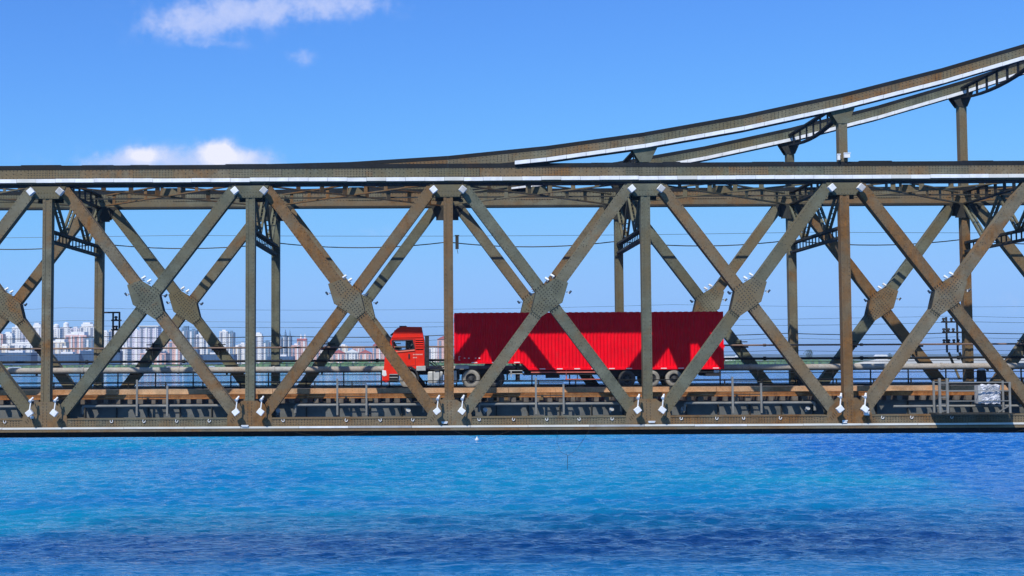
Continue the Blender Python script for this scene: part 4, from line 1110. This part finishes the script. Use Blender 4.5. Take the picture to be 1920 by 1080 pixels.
    tk2 = bevel(MB().box(3.58, 4.35, .10, .72, .30, 1.02).build('air_tank_box', plain('dirty aluminium tank', (.46, .46, .42)), t), .09, 3)
    for x in (2.9, 3.3, 3.9): MB().box(x, x + .05, .068, .73, .24, 1.0).build('tank_strap', BLACK, t)
    MB().box(3.0, 3.3, .02, .067, 1.0, 1.09).box(4.2, 4.45, .2, .6, .35, 1.15).build('battery_box', DK2, t)
    MB().box(4.25, 5.05, .12, W - .12, 1.12, 1.33).build('fifth_wheel_frame', GREYW, t)
    # wheels
    def wheel(x, y, r, mt, outer=True, rimmat=GREYW, width=.32):
        g = MB().lathe([(r * .60, .0), (r * .72, -.015), (r * .90, 0.0), (r * .985, .035), (r, .08), (r, width - .08), (r * .985, width - .035), (r * .9, width), (r * .6, width)], 0, 0, 0, 36)
        for k in range(36):
            q = 2 * math.pi * k / 36; g.bar((math.cos(q) * r * 1.003, .06, math.sin(q) * r * 1.003), (math.cos(q) * r * 1.003, width - .06, math.sin(q) * r * 1.003), .045, .015, up=(math.cos(q), 0, math.sin(q)))
        w_ = g.build('wheel', mt, t, smooth=True); w_.location = (x, y, r + .008)
        MB().lathe([(r * .62, .0), (r * .60, .03), (r * .52, .05), (r * .46, .13), (r * .30, .13), (r * .27, .02), (r * .17, .0), (r * .15, -.03), (.001, -.03)], 0, 0, 0, 28).build('rim', rimmat, w_, smooth=True)
        nb = MB()
        for k in range(10): q = 2 * math.pi * k / 10; nb.cyl((math.cos(q) * r * .235, .02, math.sin(q) * r * .235), (math.cos(q) * r * .235, -.03, math.sin(q) * r * .235), .018, .018, 6)
        for k in range(8): q = 2 * math.pi * (k + .5) / 8; nb.cyl((math.cos(q) * r * .385, .128, math.sin(q) * r * .385), (math.cos(q) * r * .385, .10, math.sin(q) * r * .385), .045, .045, 8)
        nb.build('wheel_nuts', BLACK, w_)
    RIMD = plain('dark hub steel', (.05, .05, .05), .6, .3, 3)
    for (x, r, mt, rm) in ((1.46, .50, TYRED, GREYW), (5.17, .53, TYRED, RIMD), (6.62, .53, TYRE, RIMD), (14.36, .49, TYRE, RIMD), (15.78, .49, TYRED, RIMD), (17.12, .49, TYRED, RIMD)):
        wheel(x, .02, r, mt, rimmat=rm); wheel(x, W - .34, r, mt, rimmat=rm)
        if x > 2:
            wheel(x, .37, r, TYRE, rimmat=RIMD); MB().cyl((x, .1, r), (x, W - .1, r), .10, .10, 10).build('axle', BLACK, t)
        else: MB().cyl((x, .3, r), (x, W - .3, r), .07, .07, 10).build('axle', BLACK, t)
    for (x0, x1, z) in ((4.42, 4.5, .5), (7.28, 7.34, .45)): MB().box(x0, x1, .02, .6, z, 1.12).build('mud_flap', BLACK, t)
    for x in (5.17, 6.62):
        pts = [(x + .62 * math.cos(R(a)), .53 + .62 * math.sin(R(a))) for a in range(25, 160, 15)]
        arc = pts + [(x + .59 * math.cos(R(a)), .53 + .59 * math.sin(R(a))) for a in range(145, 20, -15)]
        MB().prism(arc, .02, .68).build('mudguard', BLACK, t)
    MB().box(7.4, 8.2, .1, .5, .98, 1.02).box(7.5, 7.56, .1, .16, .6, .98).box(7.4, 8.2, .1, .14, .80, .84).build('step_frame', GREYW, t)
    # --- trailer box
    x0, x1, xs, zt, zg, zb = 4.20, 20.06, 8.35, 4.44, 1.42, 1.03
    side = []; x = x0 + .12; pitch = .205; dth = .036
    while x < x1 - .12:
        side += [(x, 0), (x + pitch * .30, 0), (x + pitch * .5, dth), (x + pitch * .8, dth)]; x += pitch
    side += [(x1 - .1, 0)]
    def bottom(xx): return zg + .12 if xx < xs - .15 else (zb + .12 if xx > xs + .22 else zg + .12 - (zg - zb) * (xx - xs + .15) / .37)
    mb = MB()
    for (xx, dy) in side: mb.v += [(xx, .03 + dy, bottom(xx)), (xx, .03 + dy, zt - .12)]
    for i in range(len(side) - 1): mb.f.append((2 * i, 2 * i + 2, 2 * i + 3, 2 * i + 1))
    mb.build('side_panel', CONT, t, fix=False)
    MB().box(x0 + .06, x1 - .06, .09, .13, zg + .08, zt - .06).box(xs + .4, x1 - .06, .09, .13, zb + .08, zg + .078).build('inner_wall', CONT, t)
    mb = MB()
    for (xx, dy) in side: mb.v += [(xx, W - .03 - dy, bottom(xx)), (xx, W - .03 - dy, zt - .12)]
    for i in range(len(side) - 1): mb.f.append((2 * i, 2 * i + 1, 2 * i + 3, 2 * i + 2))
    mb.build('side_panel', CONT, t, fix=False)
    MB().box(x0 + .05, x1 - .05, .06, W - .06, zt - .10, zt - .04).build('roof', CONT, t)
    rb = MB(); x = x0 + .3
    while x < x1 - .3: rb.box(x, x + .16, .05, W - .05, zt - .039, zt - .008); x += .36
    rb.build('roof_rib', CONT, t)
    MB().box(x0 + .05, x1 - .05, .0, .07, zt - .14, zt - .03).build('top_rail', CONT, t); MB().box(x0 + .05, x1 - .05, W - .07, W, zt - .14, zt - .03).build('top_rail', CONT, t)
    bot = [(x0, zg), (xs - .15, zg), (xs + .22, zb), (x1, zb), (x1, zb + .13), (xs + .20, zb + .13), (xs - .17, zg + .13), (x0, zg + .13)]
    MB().prism(bot, -.012, .08).build('bottom_rail', CONT, t); MB().prism(bot, W - .08, W + .012).build('bottom_rail', CONT, t)
    MB().box(x0 + .05, xs, .085, W - .085, zg + .02, zg + .08).box(xs + .2, x1 - .1, .085, W - .085, zb + .02, zb + .07).build('floor', BLACK, t)
    for x in (x0, x1 - .1):
        for y in (-.006, W - .094): MB().box(x, x + .1, y, y + .1, (zg if x == x0 else zb) + .001 + .13, zt - .02).build('corner_post', CONT, t)
    MB().box(x0 + .02, x0 + .06, .1, W - .1, zg + .1, zt - .05).build('front_wall', CONT, t)
    for y in (.1, W / 2 + .01): MB().box(x1 - .06, x1 - .01, y, y + W / 2 - .12, zb + .15, zt - .05).build('rear_door', CONT, t)
    for k in range(4): MB().box(x1 - .01, x1 + .05, -.02, .12, 1.5 + k * .8, 1.62 + k * .8).build('hinge', CONT, t)
    pink = plain('pale reflective tape', (.75, .35, .35), .4, .1)
    x = xs + .9
    tape = MB().box(0, .34, -.018, -.013, 0, .05).mesh('reflector_strip', plain('white reflector tape', (.8, .7, .7), .35, .05)); 
    for (xa, z) in [(4.75, zg + .30), (5.0, zg + .30), (5.4, zg + .30), (5.62, zg + .30), (5.2, zg + .04), (6.4, zg + .04), (7.7, zg + .04)] + [(9.2 + 1.02 * k, zb + .04) for k in range(11)]:
        o = place(tape, 'reflector_strip', t, (xa, 0, z)); o.scale = (.25 if z > zg + .2 else 1, 1, 1)
    MB().box(4.44, 4.48, -.014, -.008 + .02, 1.62, 1.86).box(4.48, 4.55, -.014, .012, 1.83, 1.86).box(4.48, 4.55, -.014, .012, 1.62, 1.65).build('side_marking', pink, t)
    # under-trailer gear
    for y in (.7, W - .8): MB().box(8.4, 19.6, y, y + .1, .72, zb).build('trailer_rail', BLACK, t)
    MB().box(13.3, 18.2, .42, W - .42, .62, zb).build('bogie_frame', BLACK, t)
    for x in (7.9, ):
        for y in (.35, W - .5): MB().box(x, x + .16, y, y + .15, .42, zg).box(x - .12, x + .28, y - .08, y + .2, .38, .42).build('landing_leg', BLACK, t)
        MB().bar((7.6, .45, zg), (8.35, .45, .72), .08, .08).build('leg_brace', BLACK, t)
    pr = plain('pinkish red guard paint', (.50, .12, .09), .6, .2)
    MB().box(8.7, 13.3, .05, .10, .86, .93).build('side_guard', pr, t); MB().box(10.7, 13.3, .05, .10, .42, .50).build('side_guard', pr, t)
    MB().box(8.7, 13.3, .052, .098, .74, .77).build('side_guard', BLACK, t)
    for x in (9.0, 10.0, 10.75, 11.4, 12.2, 13.1): MB().box(x, x + .06, .101, .16, .42 if x > 10.5 else .66, zb).build('guard_stay', BLACK if x != 10.75 else pr, t)
    MB().box(9.6, 10.4, .2, .7, .55, .9).build('toolbox', BLACK, t)
    MB().box(19.0, 19.9, .15, W - .15, .62, .78).box(19.3, 19.4, .3, .4, .78, zb).box(18.2, 19.9, .1, .16, .84, .9).build('rear_bumper', BLACK, t)
    MB().box(17.95, 18.0, .05, .6, .35, zb).build('mud_flap', BLACK, t)
truck()
